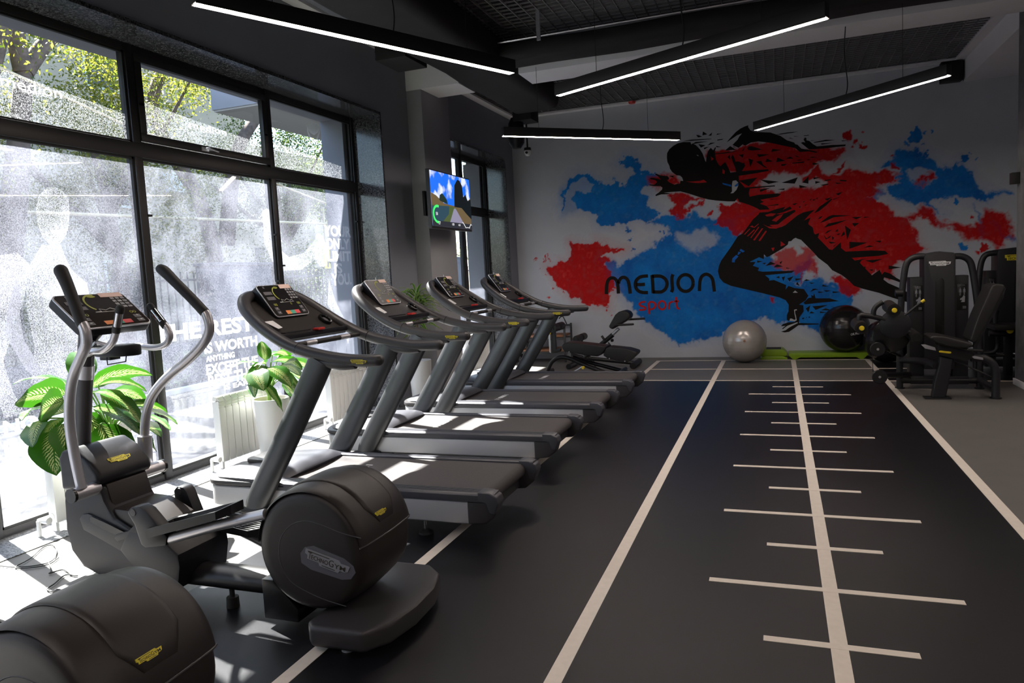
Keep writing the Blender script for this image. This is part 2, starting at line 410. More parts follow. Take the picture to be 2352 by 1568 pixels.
# ---- windows
def window(n, ys, tr, top, y_hinge=None, panes=None, mats=None):
    """mullions at ys (list), transom height tr; frame as one object, panes as children"""
    b = B(); x0, x1 = XG-.07, XG; w2 = .035; z0 = .012
    b.box(x0, x1, ys[0]-w2, ys[-1]+w2, top-.06, top+.02, .004)
    b.box(x0, x1, ys[0]-w2, ys[-1]+w2, z0, z0+.05, .004)
    b.box(x0-.01, x1+.015, ys[0]-w2, ys[-1]+w2, tr-.06, tr+.05, .006)
    for y in ys: b.box(x0-.01, x1+.012, y-w2, y+w2, z0, top, .006)
    fr = b.out('window_%d' % n, 'frame_metal'); struct(fr)
    for i in range(len(ys)-1):
        for lo, hi in ((z0+.05, tr-.06), (tr+.05, top-.06)):
            g = B(); g.box(XG-.045, XG-.037, ys[i]+w2-.01, ys[i+1]-w2+.01, lo-.01, hi+.01)
            g.out('pane', 'glass', fr, label='clear window pane')
            s_ = B()
            ya, yb = ys[i]+w2, ys[i+1]-w2
            s_.box(XG-.03, XG-.005, ya, ya+.018, lo, hi); s_.box(XG-.03, XG-.005, yb-.018, yb, lo, hi)
            s_.box(XG-.03, XG-.005, ya, yb, lo, lo+.016); s_.box(XG-.03, XG-.005, ya, yb, hi-.016, hi)
            s_.out('glazing_bead', 'frame_edge', fr)
    return fr
W1 = window(1, [-1.65, -.1, 1.45, 3.0, 4.37, 5.97, 7.47], 2.6, 3.39)
W2 = window(2, [9.3, 10.55, 11.55], 2.55, 3.39)
# opening sash in the middle bay
b = B()
for bx in ((4.41, 5.93, 2.67, 2.73), (4.41, 5.93, 3.27, 3.33), (4.41, 4.47, 2.73, 3.27), (5.87, 5.93, 2.73, 3.27)): b.box(XG-.02, XG+.02, *bx, .005)
sash = b.out('sash', 'frame_metal', W1)
b = B(); b.box(XG+.018, XG+.03, 5.03, 5.11, 2.68, 2.715, .004); b.tube([(XG+.03,5.07,2.70),(XG+.05,5.075,2.70),(XG+.055,5.11,2.70),(XG+.05,5.2,2.69)], [.009,.009,.008,.006], 8, 4)
b.out('handle', 'silver', W1, label='silver window handle')
b = B()
for (y, z) in ((4.44,2.95),(5.9,2.95),(4.42,2.1),(5.93,2.0),(5.93,1.55),(7.42,2.2),(6.01,1.7),(7.42,1.3)): b.box(XG-.02, XG+.02, y-.02, y+.02, z-.008, z+.008)
b.out('hinge', 'frame_edge', W1)
# printed films on the glass (lower panes frosted, upper panes clear band)
XF = XG-.034
def film(name, m, y0, y1, z0, z1, lab, par=W1):
    b = B(); b.quads([[(XF, y0, z0), (XF, y1, z0)], [(XF, y0, z1), (XF, y1, z1)]]); return b.out(name, m, par, label=lab)
for a, c in ((-1.6,-.15),(-.05,1.4),(1.5,2.95),(3.05,4.32),(4.42,5.92),(6.02,7.42)):
    film('window_film', 'film', a, c, .06, 2.54, 'frosted printed window film')
# upper film with slanted top edge
for a, c, za, zb in ((3.05,4.32,3.02,2.86),(4.48,5.86,2.99,2.87),(6.02,7.42,2.92,2.8)):
    b = B(); b.flat([(XF,a,2.66),(XF,c,2.66),(XF,c,zb),(XF,a,za)]); b.out('window_film', 'film_upper', W1, label='faint upper window film')
film('window_film', 'film', 9.35, 10.5, .06, 2.49, 'frosted window film', W2)
film('window_film', 'film', 10.6, 11.5, .06, 2.49, 'frosted window film', W2)
def film_shape(pxs, m, lab=None, par=W1, dx=.002):
    b = B(); b.flat([at(x, y, X=XF+dx) for x, y in pxs]); return b.out('film_print', m, par, label=lab)
XT = XF+.004
def film_text(rows, par=W1):
    b = B()
    for s_, (x0, y0), (x1, y1), hpx in rows:   # left and right ends of the baseline, cap height in pixels
        p, q = at(x0, y0, X=XT), at(x1, y1, X=XT); t = at(x0, y0-hpx, X=XT)
        h = t.z-p.z; q = Vector((XT, q.y, p.z))
        text_on(b, s_, p, (q-p), (0,0,1), (q-p).length, h, bold=.035)
    return b.out('film_lettering', 'film_text', par, label='white lettering on the film')
film_text([('THE REST', (355,790), (585,778), 42), ('IS WORTH', (470,813), (592,797), 26), ('ANYTHING', (474,832), (540,826), 14),
           ('EXCEPT THE', (475,862), (594,843), 25), ('REST THAT', (480,892), (600,872), 30), ('IS EARNED', (515,896), (610,884), 12)])
film_text([('YOUR', (745,542), (806,536), 26), ('ONLY', (750,572), (803,567), 26), ('LIMIT', (753,600), (806,596), 24), ('IS', (769,628), (787,627), 24), ('YOU.', (763,656), (808,652), 28)])
film_text([('NO', (10,1000), (90,985), 34), ('PAIN', (12,1052), (130,1030), 38), ('K NO', (-30,1098), (110,1075), 42), ('GAIN', (20,1138), (150,1112), 36)])
# woman printed on the film: head, torso and arms
film_shape([(82,478),(88,450),(102,435),(122,428),(142,437),(158,458),(160,490),(158,520),(150,545),(135,562),(115,562),(98,545),(86,515)], 'film_light', 'woman in sportswear printed on film')
film_shape([(96,562),(140,562),(150,590),(165,620),(200,650),(215,720),(205,800),(215,900),(130,905),(70,880),(80,800),(60,700),(62,620)], 'film_light')
film_shape([(0,585),(40,580),(70,610),(52,700),(30,760),(8,830),(30,900),(60,950),(10,960),(-20,880),(-20,700)], 'film_light')
film_shape([(100,470),(120,473),(122,477),(101,475)], 'film_dark', dx=.003); film_shape([(138,474),(158,472),(158,477),(140,478)], 'film_dark', dx=.003)
film_shape([(104,483),(118,484),(117,489),(106,489)], 'film_dark', dx=.003); film_shape([(141,484),(156,484),(154,489),(142,489)], 'film_dark', dx=.003)
film_shape([(124,512),(134,518),(142,514),(133,522)], 'film_dark', dx=.003)
film_shape([(115,530),(133,528),(157,524),(150,534),(132,537),(120,535)], 'film_text', dx=.003)
film_shape([(36,640),(48,660),(45,720),(55,780),(85,830),(105,880),(60,850),(30,800),(8,765),(20,700)], 'film_dark')
# runner limbs printed in the third bay
film_shape([(602,485),(612,478),(625,484),(628,520),(640,570),(664,590),(700,580),(722,552),(728,535),(740,540),(755,575),(752,610),(735,613),(725,595),(690,620),(650,622),(625,600),(608,560)], 'film_light', 'athlete printed on film')
film_shape([(755,640),(770,690),(805,760),(800,790),(780,740),(752,700)], 'film_light')
# logo figures on the upper panes
def logo_ring(cx, cy, k):
    P = lambda pts: [(cx+x*k, cy+y*k) for x, y in pts]
    film_shape(P([(-14,-15),(-4,-20),(8,-17),(14,-8),(10,2),(2,8),(-5,5),(-12,-4)]), 'film_text')
    film_shape(P([(-15,-14),(-12,0),(-6,12),(-3,22),(-9,16),(-14,2)]), 'film_text'); film_shape(P([(15,-8),(14,5),(9,20),(4,24),(10,8)]), 'film_text')
logo_ring(720, 302, 1)
b = B()
for (s_, (x0,y0), (x1,y1), hp) in (('medion', (2,196), (142,222), 26), ('sport', (54,214), (104,222), 11), ('medion', (436,292), (520,310), 14), ('sport', (462,304), (492,310), 8)):
    p, q = at(x0, y0, X=XT), at(x1, y1, X=XT); t = at(x0, y0-hp, X=XT); q = Vector((XT, q.y, p.z)); text_on(b, s_, p, q-p, (0,0,1), (q-p).length, t.z-p.z)
b.out('film_lettering', 'film_text', W1, label='club name lettering on the upper panes')
# ================================================================= mural on the back wall
YM = YB-.003
K1 = (1480,280,7.84); K2 = (1680,280,7.84); K3 = (1640,440,7.84); K4 = (1640,600,7.84); K5 = (1840,440,5.6)
C4 = (1210,280,3.734); C9 = (1900,280,4.611); PX = (0,0,1)
def kp(K, pts): return [(K[0]+x/K[2], K[1]+y/K[2]) for x, y in pts]
def wallpt(p, y): return at(p[0], p[1], Y=y)
mural = thing('wall_mural', (0, YB, 0), 'large red and blue paint-splash mural of a black sprinting figure on the back wall', 'mural')
def vnoise(x, y, seed=0):
    xi = np.floor(x).astype(np.int64); yi = np.floor(y).astype(np.int64); xf = x-xi; yf = y-yi
    def h(a, b):
        n = (a*374761393+b*668265263+seed*1442695041) & 0x7fffffff
        n = ((n ^ (n >> 13))*1274126177) & 0x7fffffff
        return ((n ^ (n >> 16)) & 0xffff)/65535.0
    u = xf*xf*(3-2*xf); v = yf*yf*(3-2*yf)
    return (h(xi,yi)*(1-u)+h(xi+1,yi)*u)*(1-v)+(h(xi,yi+1)*(1-u)+h(xi+1,yi+1)*u)*v
def fbm(x, y, seed=0, o=5):
    r = 0; a = .5; s = 0
    for k in range(o): r = r+a*vnoise(x*2**k, y*2**k, seed+k*17); s += a; a *= .6
    return r/s
def sdf(X, Z, poly):
    n = len(poly); d = np.full(X.shape, 1e9); ins = np.zeros(X.shape, bool)
    for i in range(n):
        x0, z0 = poly[i]; x1, z1 = poly[(i+1) % n]; ex, ez = x1-x0, z1-z0
        t = np.clip(((X-x0)*ex+(Z-z0)*ez)/(ex*ex+ez*ez+1e-12), 0, 1)
        d = np.minimum(d, (X-x0-t*ex)**2+(Z-z0-t*ez)**2)
        if abs(ez) > 1e-9:
            c = ((z0 > Z) != (z1 > Z)) & (X < ex*(Z-z0)/ez+x0); ins ^= c
    d = np.sqrt(d); return np.where(ins, d, -d)
def build_mural():
    gx = np.arange(-4.05, 3.16, .0115); gz = np.arange(.16, 3.62, .0115)
    X, Z = np.meshgrid(gx, gz)
    WX = X+(fbm(X*5, Z*5, 3)-.5)*.22+(fbm(X*22, Z*22, 5)-.5)*.07; WZ = Z+(fbm(X*5, Z*5, 9)-.5)*.22+(fbm(X*22, Z*22, 11)-.5)*.07
    def mask(K, pts, soft=.02, grow=0):
        w = [wallpt(p, YM) for p in kp(K, pts)]; return np.clip((sdf(WX, WZ, [(q.x, q.z) for q in w])+grow)/soft+.5, 0, 1)
    blue = np.zeros(X.shape); red = np.zeros(X.shape)
    B1 = [(330,620),(350,540),(400,480),(470,440),(560,460),(640,500),(700,530),(780,500),(850,540),(890,480),(940,450),(860,400),(790,370),(840,320),(910,295),(950,350),(990,430),(1060,400),(1130,440),(1100,520),(1040,560),(960,590),(1060,610),(1060,700),(1140,760),(1100,820),(1050,830),(980,830),(900,850),(860,905),(780,870),(700,880),(620,890),(590,830),(600,780),(520,770),(430,750),(400,650),(430,600),(560,580),(560,520),(470,500),(400,540),(360,620),(320,700),(300,780),(290,720)]
    blue = np.maximum(blue, mask(C4, B1)); blue = np.maximum(blue, .45*mask(C4, [(300,560),(420,470),(600,480),(640,600),(620,700),(480,740),(430,800),(290,800),(270,690)], .14))
    B2 = [(1488,505),(1530,490),(1560,492),(1600,486),(1622,500),(1665,500),(1700,530),(1720,600),(1740,640),(1790,640),(1840,652),(1880,640),(1915,648),(1950,660),(1962,690),(1950,720),(1937,765),(1900,772),(1870,765),(1830,742),(1790,742),(1750,735),(1700,745),(1650,772),(1600,782),(1560,788),(1520,768),(1500,748),(1480,738),(1450,695),(1420,665),(1400,640),(1385,603),(1402,600),(1425,618),(1460,590),(1490,568),(1522,545),(1540,535),(1530,520)]
    blue = np.maximum(blue, mask(PX, B2, .05)); 
    hole = mask(PX, [(1561,535),(1590,545),(1625,530),(1645,545),(1635,562),(1590,570),(1565,560)], .12, .02); blue = blue*(1-hole)
    hole = mask(PX, [(1820,570),(1850,548),(1868,560),(1880,600),(1850,640),(1835,620)], .1); 
    blue = np.maximum(blue, mask(PX, [(1715,590),(1760,585),(1790,600),(1800,625),(1850,600),(1860,585),(1870,600),(1850,625),(1850,650),(1740,650)], .05))
    B3 = [(560,490),(640,440),(700,410),(720,300),(740,265),(900,290),(1000,345),(1150,400),(1230,470),(1330,460),(1400,420),(1500,520),(1560,620),(1640,700),(1750,770),(1700,830),(1550,810),(1480,790),(1400,800),(1250,810),(1230,780),(1130,800),(1120,860),(1180,940),(1230,1000),(1130,930),(1080,880),(1000,850),(900,880),(850,820),(720,835),(640,720),(700,660),(780,640),(760,560),(790,500),(700,480),(620,510)]
    blue = np.maximum(blue, mask(C9, B3, .04)); blue = np.maximum(blue, mask(C9, [(1740,720),(1850,770),(1970,750),(1970,810),(1830,800),(1700,800)], .05))
    hole = mask(C9, [(830,530),(980,510),(1110,520),(1150,560),(1120,630),(1020,650),(930,630),(840,640)], .05); blue = blue*(1-hole)
    blue = np.maximum(blue, .8*mask(C9, [(400,820),(430,780),(560,700),(640,740),(600,780)], .05)); blue = np.maximum(blue, .8*mask(C9, [(1530,830),(1600,920),(1680,1040),(1640,1220),(1610,1180),(1640,1060),(1560,900)], .04))
    blue = np.maximum(blue, .9*mask(C9, [(1740,1050),(1820,1090),(1900,1190),(1970,1240),(1970,1300),(1880,1240),(1820,1140)], .04))
    blue = np.maximum(blue, .85*mask(K3, [(60,560),(160,490),(260,540),(380,490),(450,510),(590,470),(590,400),(720,360),(820,325),(740,430),(620,440),(600,490),(480,540),(380,540),(200,590)], .02))
    blue = np.maximum(blue, mask(K1, [(680,1430),(800,1350),(920,1330),(830,1400),(720,1440)], .02))
    for K_, P_ in ((C4, B1), (PX, B2), (C9, B3)): blue = np.maximum(blue, .34*mask(K_, P_, .30, .04))
    R1 = [(350,1040),(430,1030),(500,1045),(600,1025),(720,1060),(850,1090),(840,1112),(700,1108),(620,1130),(700,1150),(705,1190),(650,1230),(720,1280),(760,1340),(775,1440),(730,1490),(690,1520),(700,1590),(660,1600),(560,1570),(480,1560),(400,1520),(330,1450),(280,1400),(245,1340),(180,1300),(165,1210),(260,1210),(350,1190),(400,1140),(385,1090)]
    red = np.maximum(red, mask(C4, R1, .02)); red = np.maximum(red, .35*mask(C4, R1, .25, .03))
    red = np.maximum(red, mask(C4, [(1040,470),(1130,440),(1250,460),(1340,490),(1330,530),(1200,560),(1140,590),(1050,550)], .08))
    red = np.maximum(red, mask(C4, [(1210,610),(1330,600),(1460,640),(1530,670),(1480,720),(1400,760),(1340,810),(1270,810),(1240,760),(1300,700),(1240,650)], .03)); hole = mask(C4, [(1370,710),(1440,660),(1490,680),(1400,730)], .03); red = red*(1-hole)
    red = np.maximum(red, mask(K3, [(60,280),(200,270),(330,240),(450,190),(600,230),(800,310),(810,400),(700,500),(560,640),(420,800),(330,720),(100,640),(40,600),(60,520),(100,400)], .02))
    R4 = [(1622,352),(1680,345),(1720,330),(1760,322),(1850,338),(1940,335),(1945,350),(1900,368),(1870,385),(1850,398),(1800,395),(1765,405),(1740,425),(1800,440),(1840,425),(1900,440),(1880,415),(1860,405),(1835,400),(1840,390),(1880,388),(1890,400),(1925,400),(1960,390),(1990,402),(2020,440),(1985,455),(1990,468),(2040,480),(2060,500),(2080,502),(2098,520),(2102,550),(2125,575),(2095,598),(2060,608),(2050,640),(2020,628),(1985,600),(1960,640),(1930,625),(1890,560),(1840,480),(1800,490),(1740,520),(1720,490),(1700,470),(1680,440),(1690,400),(1640,380),(1620,365)]
    red = np.maximum(red, mask(PX, R4, .05)); red = np.maximum(red, .3*mask(PX, R4, .25, .02)); red = np.maximum(red, mask(PX, [(1840,400),(1880,385),(1890,400),(1880,412),(1845,412)], .03)); red = np.maximum(red, mask(PX, [(1905,405),(1930,380),(1945,375),(1935,390),(1912,400)], .02))
    red = np.maximum(red, mask(PX, [(1710,470),(1800,440),(1900,430),(2000,450),(2040,480),(2060,520),(2050,600),(1990,640),(1920,610),(1860,540),(1800,520),(1740,540),(1700,560)], .03))
    red = np.maximum(red, .85*mask(PX, [(1770,600),(1810,570),(1835,560),(1858,565),(1880,600),(1885,640),(1850,620),(1830,632),(1800,620)], .04)*(1-hole*0)*(1-mask(PX, [(1825,560),(1838,548),(1842,575),(1830,590),(1822,575)], .05)))
    red = np.maximum(red, mask(K5, [(420,1090),(540,1080),(620,1140),(770,1250),(720,1320),(620,1350),(500,1320),(440,1200)], .04)); red = np.maximum(red, mask(K4, [(1850,40),(1900,200),(1900,290),(1860,280),(1830,150),(1800,0)], .02)); red = np.maximum(red, mask(K4, [(1650,0),(1680,20),(1630,200),(1620,400),(1600,400),(1600,200),(1640,100)], .02)); red = np.maximum(red, mask(K4, [(1030,620),(1170,640),(1090,780),(1040,770)], .03))
    R6 = [(780,1030),(920,960),(1000,870),(1090,900),(1200,1040),(1300,1090),(1450,1105),(1560,1130),(1580,1040),(1650,1060),(1690,900),(1760,940),(1960,960),(1970,1200),(1900,1300),(1800,1320),(1750,1250),(1650,1220),(1500,1260),(1400,1200),(1280,1120),(1100,1070),(950,1000),(900,1060)]
    red = np.maximum(red, mask(C9, R6, .06)); red = np.maximum(red, mask(C9, [(930,600),(1020,620),(1080,540),(1140,550),(1110,620),(1020,660),(940,640)], .04)); red = np.maximum(red, mask(C9, [(380,620),(480,550),(640,520),(760,560),(770,620),(680,650),(560,690),(400,700)], .04)); red = np.maximum(red, mask(C9, [(180,520),(290,520),(300,560),(200,570)], .04)); red = np.maximum(red, mask(C9, [(700,500),(740,430),(780,480),(770,520)], .02))
    # splatter drops
    rs = np.random.RandomState(4)
    def drops(which, L):
        for (x, y, r) in L:
            c = at(x, y, Y=YM); d = np.sqrt((WX-c.x)**2+(WZ-c.z)**2); which[:] = np.maximum(which, np.clip((r*.0072-d)/.012+.5, 0, 1))
    drops(red, [(1232,594,3),(1252,592,3),(1245,597,3),(1260,590,2),(1251,632,3),(1262,681,5),(1274,660,3),(1283,655,2),(1297,676,3),(1948,307,11),(1957,292,4),(1982,304,3),(1969,326,5),(1980,337,5),(1958,337,3),(2051,353,3),(2262,567,10),(2243,576,5),(2233,497,3),(1630,490,5),(1395,715,3),(1410,722,2),(1428,735,3),(1235,600,2),(1240,612,2)])
    drops(blue, [(2102,315,12),(2103,303,4),(2080,326,4),(2126,308,3),(2141,308,3),(2115,336,3),(2129,355,5),(2213,362,8),(2227,347,3),(2191,380,3),(2223,363,3),(2243,362,2),(2192,466,5),(2208,566,8),(2149,496,4),(1438,531,5),(1445,553,3),(1453,576,3),(1511,534,4),(1523,534,3),(1424,375,3),(1560,782,4),(1553,770,3),(1563,790,3),(1379,592,4)])
    n1 = fbm(X*3, Z*3, 21); n2 = fbm(X*14, Z*14, 31); n3 = fbm(X*45, Z*45, 41, 3)
    base = np.zeros(X.shape+(3,)); base[...] = (.555,.57,.62)
    lb = np.stack([.002+.012*n2, .08+.20*n1+.04*(n3-.5), .36+.42*n1+.10*(n2-.5)], -1)
    lr = np.stack([.54+.20*(n2-.5), .006+.05*np.clip(n2-.62,0,1)*4, .007+.04*np.clip(n2-.62,0,1)*4], -1)
    mb = np.clip(blue*(.88+.28*n2), 0, 1)[..., None]; mr = np.clip(red*(.93+.14*n2), 0, 1)[..., None]
    col = base*(1-mb)+lb*mb; mix = lr*(1-.25*mb)+np.array([.10,.03,.12])*.25*mb; col = col*(1-mr)+mix*mr
    col = np.clip(col*(1+.10*(n3[..., None]-.5)), 0, 1)
    edge = np.clip(np.minimum.reduce([(X+4.05)/.2, (3.16-X)/.05, (Z-.16)/.05, (3.62-Z)/.1]), 0, 1)
    nz, nx = X.shape; me = bpy.data.meshes.new('splash_paint')
    co = np.stack([X, np.full(X.shape, YM), Z], -1).reshape(-1, 3).astype(np.float32)
    idx = np.arange(nz*nx).reshape(nz, nx); f = np.stack([idx[:-1,:-1], idx[:-1,1:], idx[1:,1:], idx[1:,:-1]], -1).reshape(-1, 4)
    keepv = np.maximum(blue, red) > .001
    kf = keepv.reshape(-1)[f].any(1); f = f[kf]
    used = np.unique(f); remap = np.full(nz*nx, -1); remap[used] = np.arange(len(used)); f = remap[f]; co = co[used]
    me.vertices.add(len(co)); me.vertices.foreach_set('co', co.reshape(-1)); me.loops.add(f.size); me.loops.foreach_set('vertex_index', f.reshape(-1).astype(np.int32))
    me.polygons.add(len(f)); me.polygons.foreach_set('loop_start', np.arange(0, f.size, 4, dtype=np.int32)); me.polygons.foreach_set('loop_total', np.full(len(f), 4, np.int32)); me.update(calc_edges=True)
    a = me.color_attributes.new('paint', 'FLOAT_COLOR', 'POINT'); c4 = np.concatenate([col.reshape(-1, 3)[used], np.maximum(mb, mr).reshape(-1, 1)[used]], 1).astype(np.float32); a.data.foreach_set('color', c4.reshape(-1))
    mm = bpy.data.materials.new('splash_paint'); mm.use_nodes = True; t = mm.node_tree; bs = t.nodes['Principled BSDF']; bs.inputs['Roughness'].default_value = .75; bs.inputs['Specular IOR Level'].default_value = .2
    an = t.nodes.new('ShaderNodeVertexColor'); an.layer_name = 'paint'; t.links.new(an.outputs[0], bs.inputs['Base Color'])
    me.materials.append(mm); o = bpy.data.objects.new('splash_paint', me); S.collection.objects.link(o); o.parent = mural; me.transform(wm(mural).inverted())
    o['label'] = 'red and blue watercolour splashes'
build_mural()
def wall_shapes(name, m, L, dy, lab=None):
    b = B()
    for i, (K, pts) in enumerate(L): b.flat([wallpt(p, YM-dy-.00025*(i if len(L) < 9 else 3)) for p in kp(K, pts)])
    return b.out(name, m, mural, label=lab)
body = [
 (K1, [(405,640),(410,560),(450,490),(520,430),(600,385),(700,362),(830,362),(845,405),(870,385),(930,420),(1000,490),(1050,570),(1075,640),(1095,700),(1110,720),(1118,640),(1130,580),(1150,520),(1195,465),(1240,510),(1275,455),(1290,460),(1270,520),(1275,600),(1290,680),(1340,770),(1370,795),(1455,722),(1500,800),(1550,910),(1650,900),(1640,830),(1600,740),(1565,640),(1585,580),(1620,640),(1640,715),(1700,710),(1770,740),(1800,735),(1815,790),(1755,885),(2230,850),(2240,880),(2000,925),(1700,970),(1705,1060),(1810,1180),(2350,1140),(2352,1160),(1900,1200),(1880,1280),(1895,1345),(2060,1310),(2400,1285),(2460,1300),(2400,1345),(2090,1400),(2150,1440),(2080,1470),(2204,1514),(2254,1574),(2074,1582),(2034,1554),(1894,1494),(1704,1434),(1680,1370),(1630,1430),(1500,1430),(1300,1415),(1150,1395),(1000,1355),(800,1290),(650,1250),(480,1260),(350,1275),(480,1285),(420,1300),(300,1305),(205,1335),(200,1310),(260,1270),(320,1215),(325,1180),(290,1155),(180,1155),(90,1140),(95,1125),(180,1130),(230,1080),(200,1050),(110,1030),(105,1005),(180,1010),(240,1020),(300,1040),(260,990),(190,940),(210,930),(300,965),(420,975),(450,1020),(410,1050),(440,1080),(540,1130),(600,1110),(640,1110),(650,1060),(700,1060),(680,1000),(640,965),(580,960),(500,900),(460,840),(450,790),(415,720)]),
 (K2, [(-90,370),(-40,310),(0,265),(80,180),(160,120),(240,80),(305,60),(300,90),(340,150),(420,180),(700,190),(880,250),(1000,330),(1130,370),(1150,400),(1190,410),(1260,480),(1380,500),(1545,535),(1530,555),(1400,530),(1230,540),(1150,470),(1000,440),(700,375),(480,350),(350,370),(250,425),(200,405),(130,465),(20,415),(60,370),(110,320),(140,265),(215,175),(190,205),(100,240),(0,310)]),
 (K2, [(1300,320),(1320,280),(1350,290),(1350,330),(1400,340),(1470,400),(1540,440),(1800,415),(2060,405),(2050,435),(1900,450),(1700,475),(1400,495),(1330,440),(1250,375),(1290,360),(1330,370)]),
 (K3, [(820,375),(980,365),(1100,320),(1290,270),(1240,330),(1370,265),(1400,310),(1250,370),(1120,400),(1180,410),(1300,380),(1450,325),(1470,355),(1350,440),(1250,510),(1150,590),(1000,600),(1090,655),(1200,640),(1290,600),(1400,510),(1500,430),(1600,375),(1815,325),(1720,410),(1620,520),(1740,465),(1700,560),(1700,900),(1530,850),(1470,830),(1430,850),(1390,890),(1340,895),(1330,950),(1240,1020),(1000,1160),(950,1180),(900,1130),(895,1215),(810,1180),(640,1265),(750,1265),(700,1335),(810,1370),(790,1425),(870,1440),(1450,1420),(1400,1460),(920,1505),(1000,1570),(990,1600),(1080,1590),(1300,1680),(1290,1760),(1340,1695),(1450,1735),(1600,1750),(1620,1754),(1700,1874),(1650,1954),(1530,2034),(1610,2044),(1615,2154),(1540,2264),(1530,2364),(1880,2374),(1890,2389),(1520,2404),(1440,2464),(1350,2524),(1270,2534),(1205,2519),(1290,2494),(1380,2424),(1320,2414),(1240,2474),(1225,2464),(1290,2414),(1205,2424),(1240,2384),(1330,2354),(1450,2344),(1490,2304),(1400,2300),(1340,2324),(1310,2304),(1310,2224),(1340,2154),(1345,2034),(1290,1954),(1180,1904),(900,1834),(600,1764),(300,1694),(170,1634),(100,1554),(70,1434),(90,1330),(130,1240),(300,1000),(430,800),(520,750),(600,640),(700,500),(800,410)]),
 (K5, [(80,410),(150,460),(165,530),(180,550),(235,530),(215,590),(360,740),(400,750),(510,650),(515,725),(570,770),(900,755),(1080,760),(1120,800),(1000,825),(650,850),(690,885),(860,855),(780,880),(755,915),(910,1075),(1010,1005),(1040,1065),(1070,1030),(1140,1050),(1230,1110),(1320,1160),(1320,1185),(1200,1140),(1070,1100),(1060,1130),(1120,1175),(1280,1245),(1420,1320),(1400,1430),(1180,1365),(1000,1300),(780,1245),(680,1210),(600,1130),(520,1070),(400,1010),(340,940),(220,850),(150,770),(0,620),(-60,600),(20,380)]),
 (K4, [(1610,745),(1700,660),(1760,650),(1745,610),(1790,620),(1800,575),(1830,665),(2080,665),(2250,715),(1900,745),(1640,775)])]
wall_shapes('runner_silhouette', 'runner_black', body, .002, 'black sprinter silhouette')
tri = [(K2, p) for p in [[(710,540),(740,485),(900,505)],[(460,580),(690,585),(490,635)],[(135,595),(220,578),(205,645)],[(305,655),(390,685),(342,820)],[(440,712),(540,700),(570,770),(650,825),(600,820)],[(610,725),(640,660),(745,710)],[(805,725),(830,640),(970,700)],[(975,660),(1060,625),(1115,660)],[(1130,595),(1230,630),(1180,630)],[(1165,700),(1220,675),(1290,685)],[(1090,735),(1320,710),(1300,735),(1100,750)],[(895,760),(1000,755),(960,785),(900,795)],[(1390,645),(1460,625),(1550,640)],[(1340,680),(1440,665),(1390,690)],[(1465,730),(1580,755),(1460,775)],[(1585,720),(1640,705),(1600,725)],[(285,470),(310,440),(360,435),(560,498),(380,515),(300,505)],[(130,1055),(470,1000),(310,1160)],[(510,1035),(860,1075),(670,1115)],[(900,1095),(1195,995),(1140,1110)],[(1275,1090),(1390,975),(1385,1110)],[(1480,1000),(1610,995),(1480,1035)],[(1510,1065),(1610,1080),(1510,1112)],[(1220,1135),(1370,1170),(1230,1190)],[(1680,1045),(1800,1030),(1780,1050),(1690,1065)],[(1600,1135),(1740,1110),(1750,1130),(1640,1145)],[(1860,1090),(2010,1100),(1900,1115)],[(1950,1040),(2080,1050),(2060,1070),(1960,1065)],[(820,1215),(960,1195),(950,1225)],[(510,1215),(720,1180),(520,1260)],[(1875,1295),(2005,1255),(1930,1320)],[(1400,1410),(1450,1370),(1430,1410)],[(1455,1400),(1520,1385),(1480,1420)],[(1525,1370),(1565,1365),(1540,1390)],[(1280,1440),(1330,1420),(1300,1450)],[(1095,1475),(1200,1455),(1130,1500)],[(1310,1495),(1380,1478),(1330,1508)],[(1210,1520),(1250,1520),(1232,1550)],[(680,1390),(890,1375),(720,1400)],[(620,1510),(850,1475),(840,1500),(640,1512)],[(1300,245),(1400,232),(1390,245),(1310,255)],[(1425,335),(1540,322),(1430,343)],[(1475,365),(1700,320),(1870,322),(1750,340),(1490,375)],[(1615,385),(1830,378),(1620,408)],[(1975,335),(2110,330),(2000,350)],[(800,225),(1000,190),(1210,170),(1100,195),(880,225)],[(1025,290),(1060,285),(1130,310)],[(1115,250),(1220,262),(1140,262)]]]
tri += [(K1, p) for p in [[(930,230),(1045,260),(970,278)],[(1045,240),(1055,170),(1135,222)],[(1150,248),(1222,188),(1205,245)],[(1297,235),(1310,212),(1400,205)],[(1308,335),(1320,315),(1430,305),(1400,322)],[(690,350),(850,318),(1215,300),(1200,310),(900,335)],[(860,400),(920,360),(1160,350),(1000,375)],[(970,400),(1100,420),(1020,462)],[(1135,425),(1190,375),(1280,372)],[(1070,465),(1170,440),(1080,495)],[(1290,430),(1390,450),(1300,455)],[(1450,515),(1545,435),(1650,500)],[(1590,430),(1660,465),(1610,455)],[(1755,520),(1815,440),(1780,520)],[(1270,585),(1270,570),(1740,512),(1500,560)],[(1495,630),(1540,590),(1550,690)],[(440,970),(530,965),(520,1003)]]]
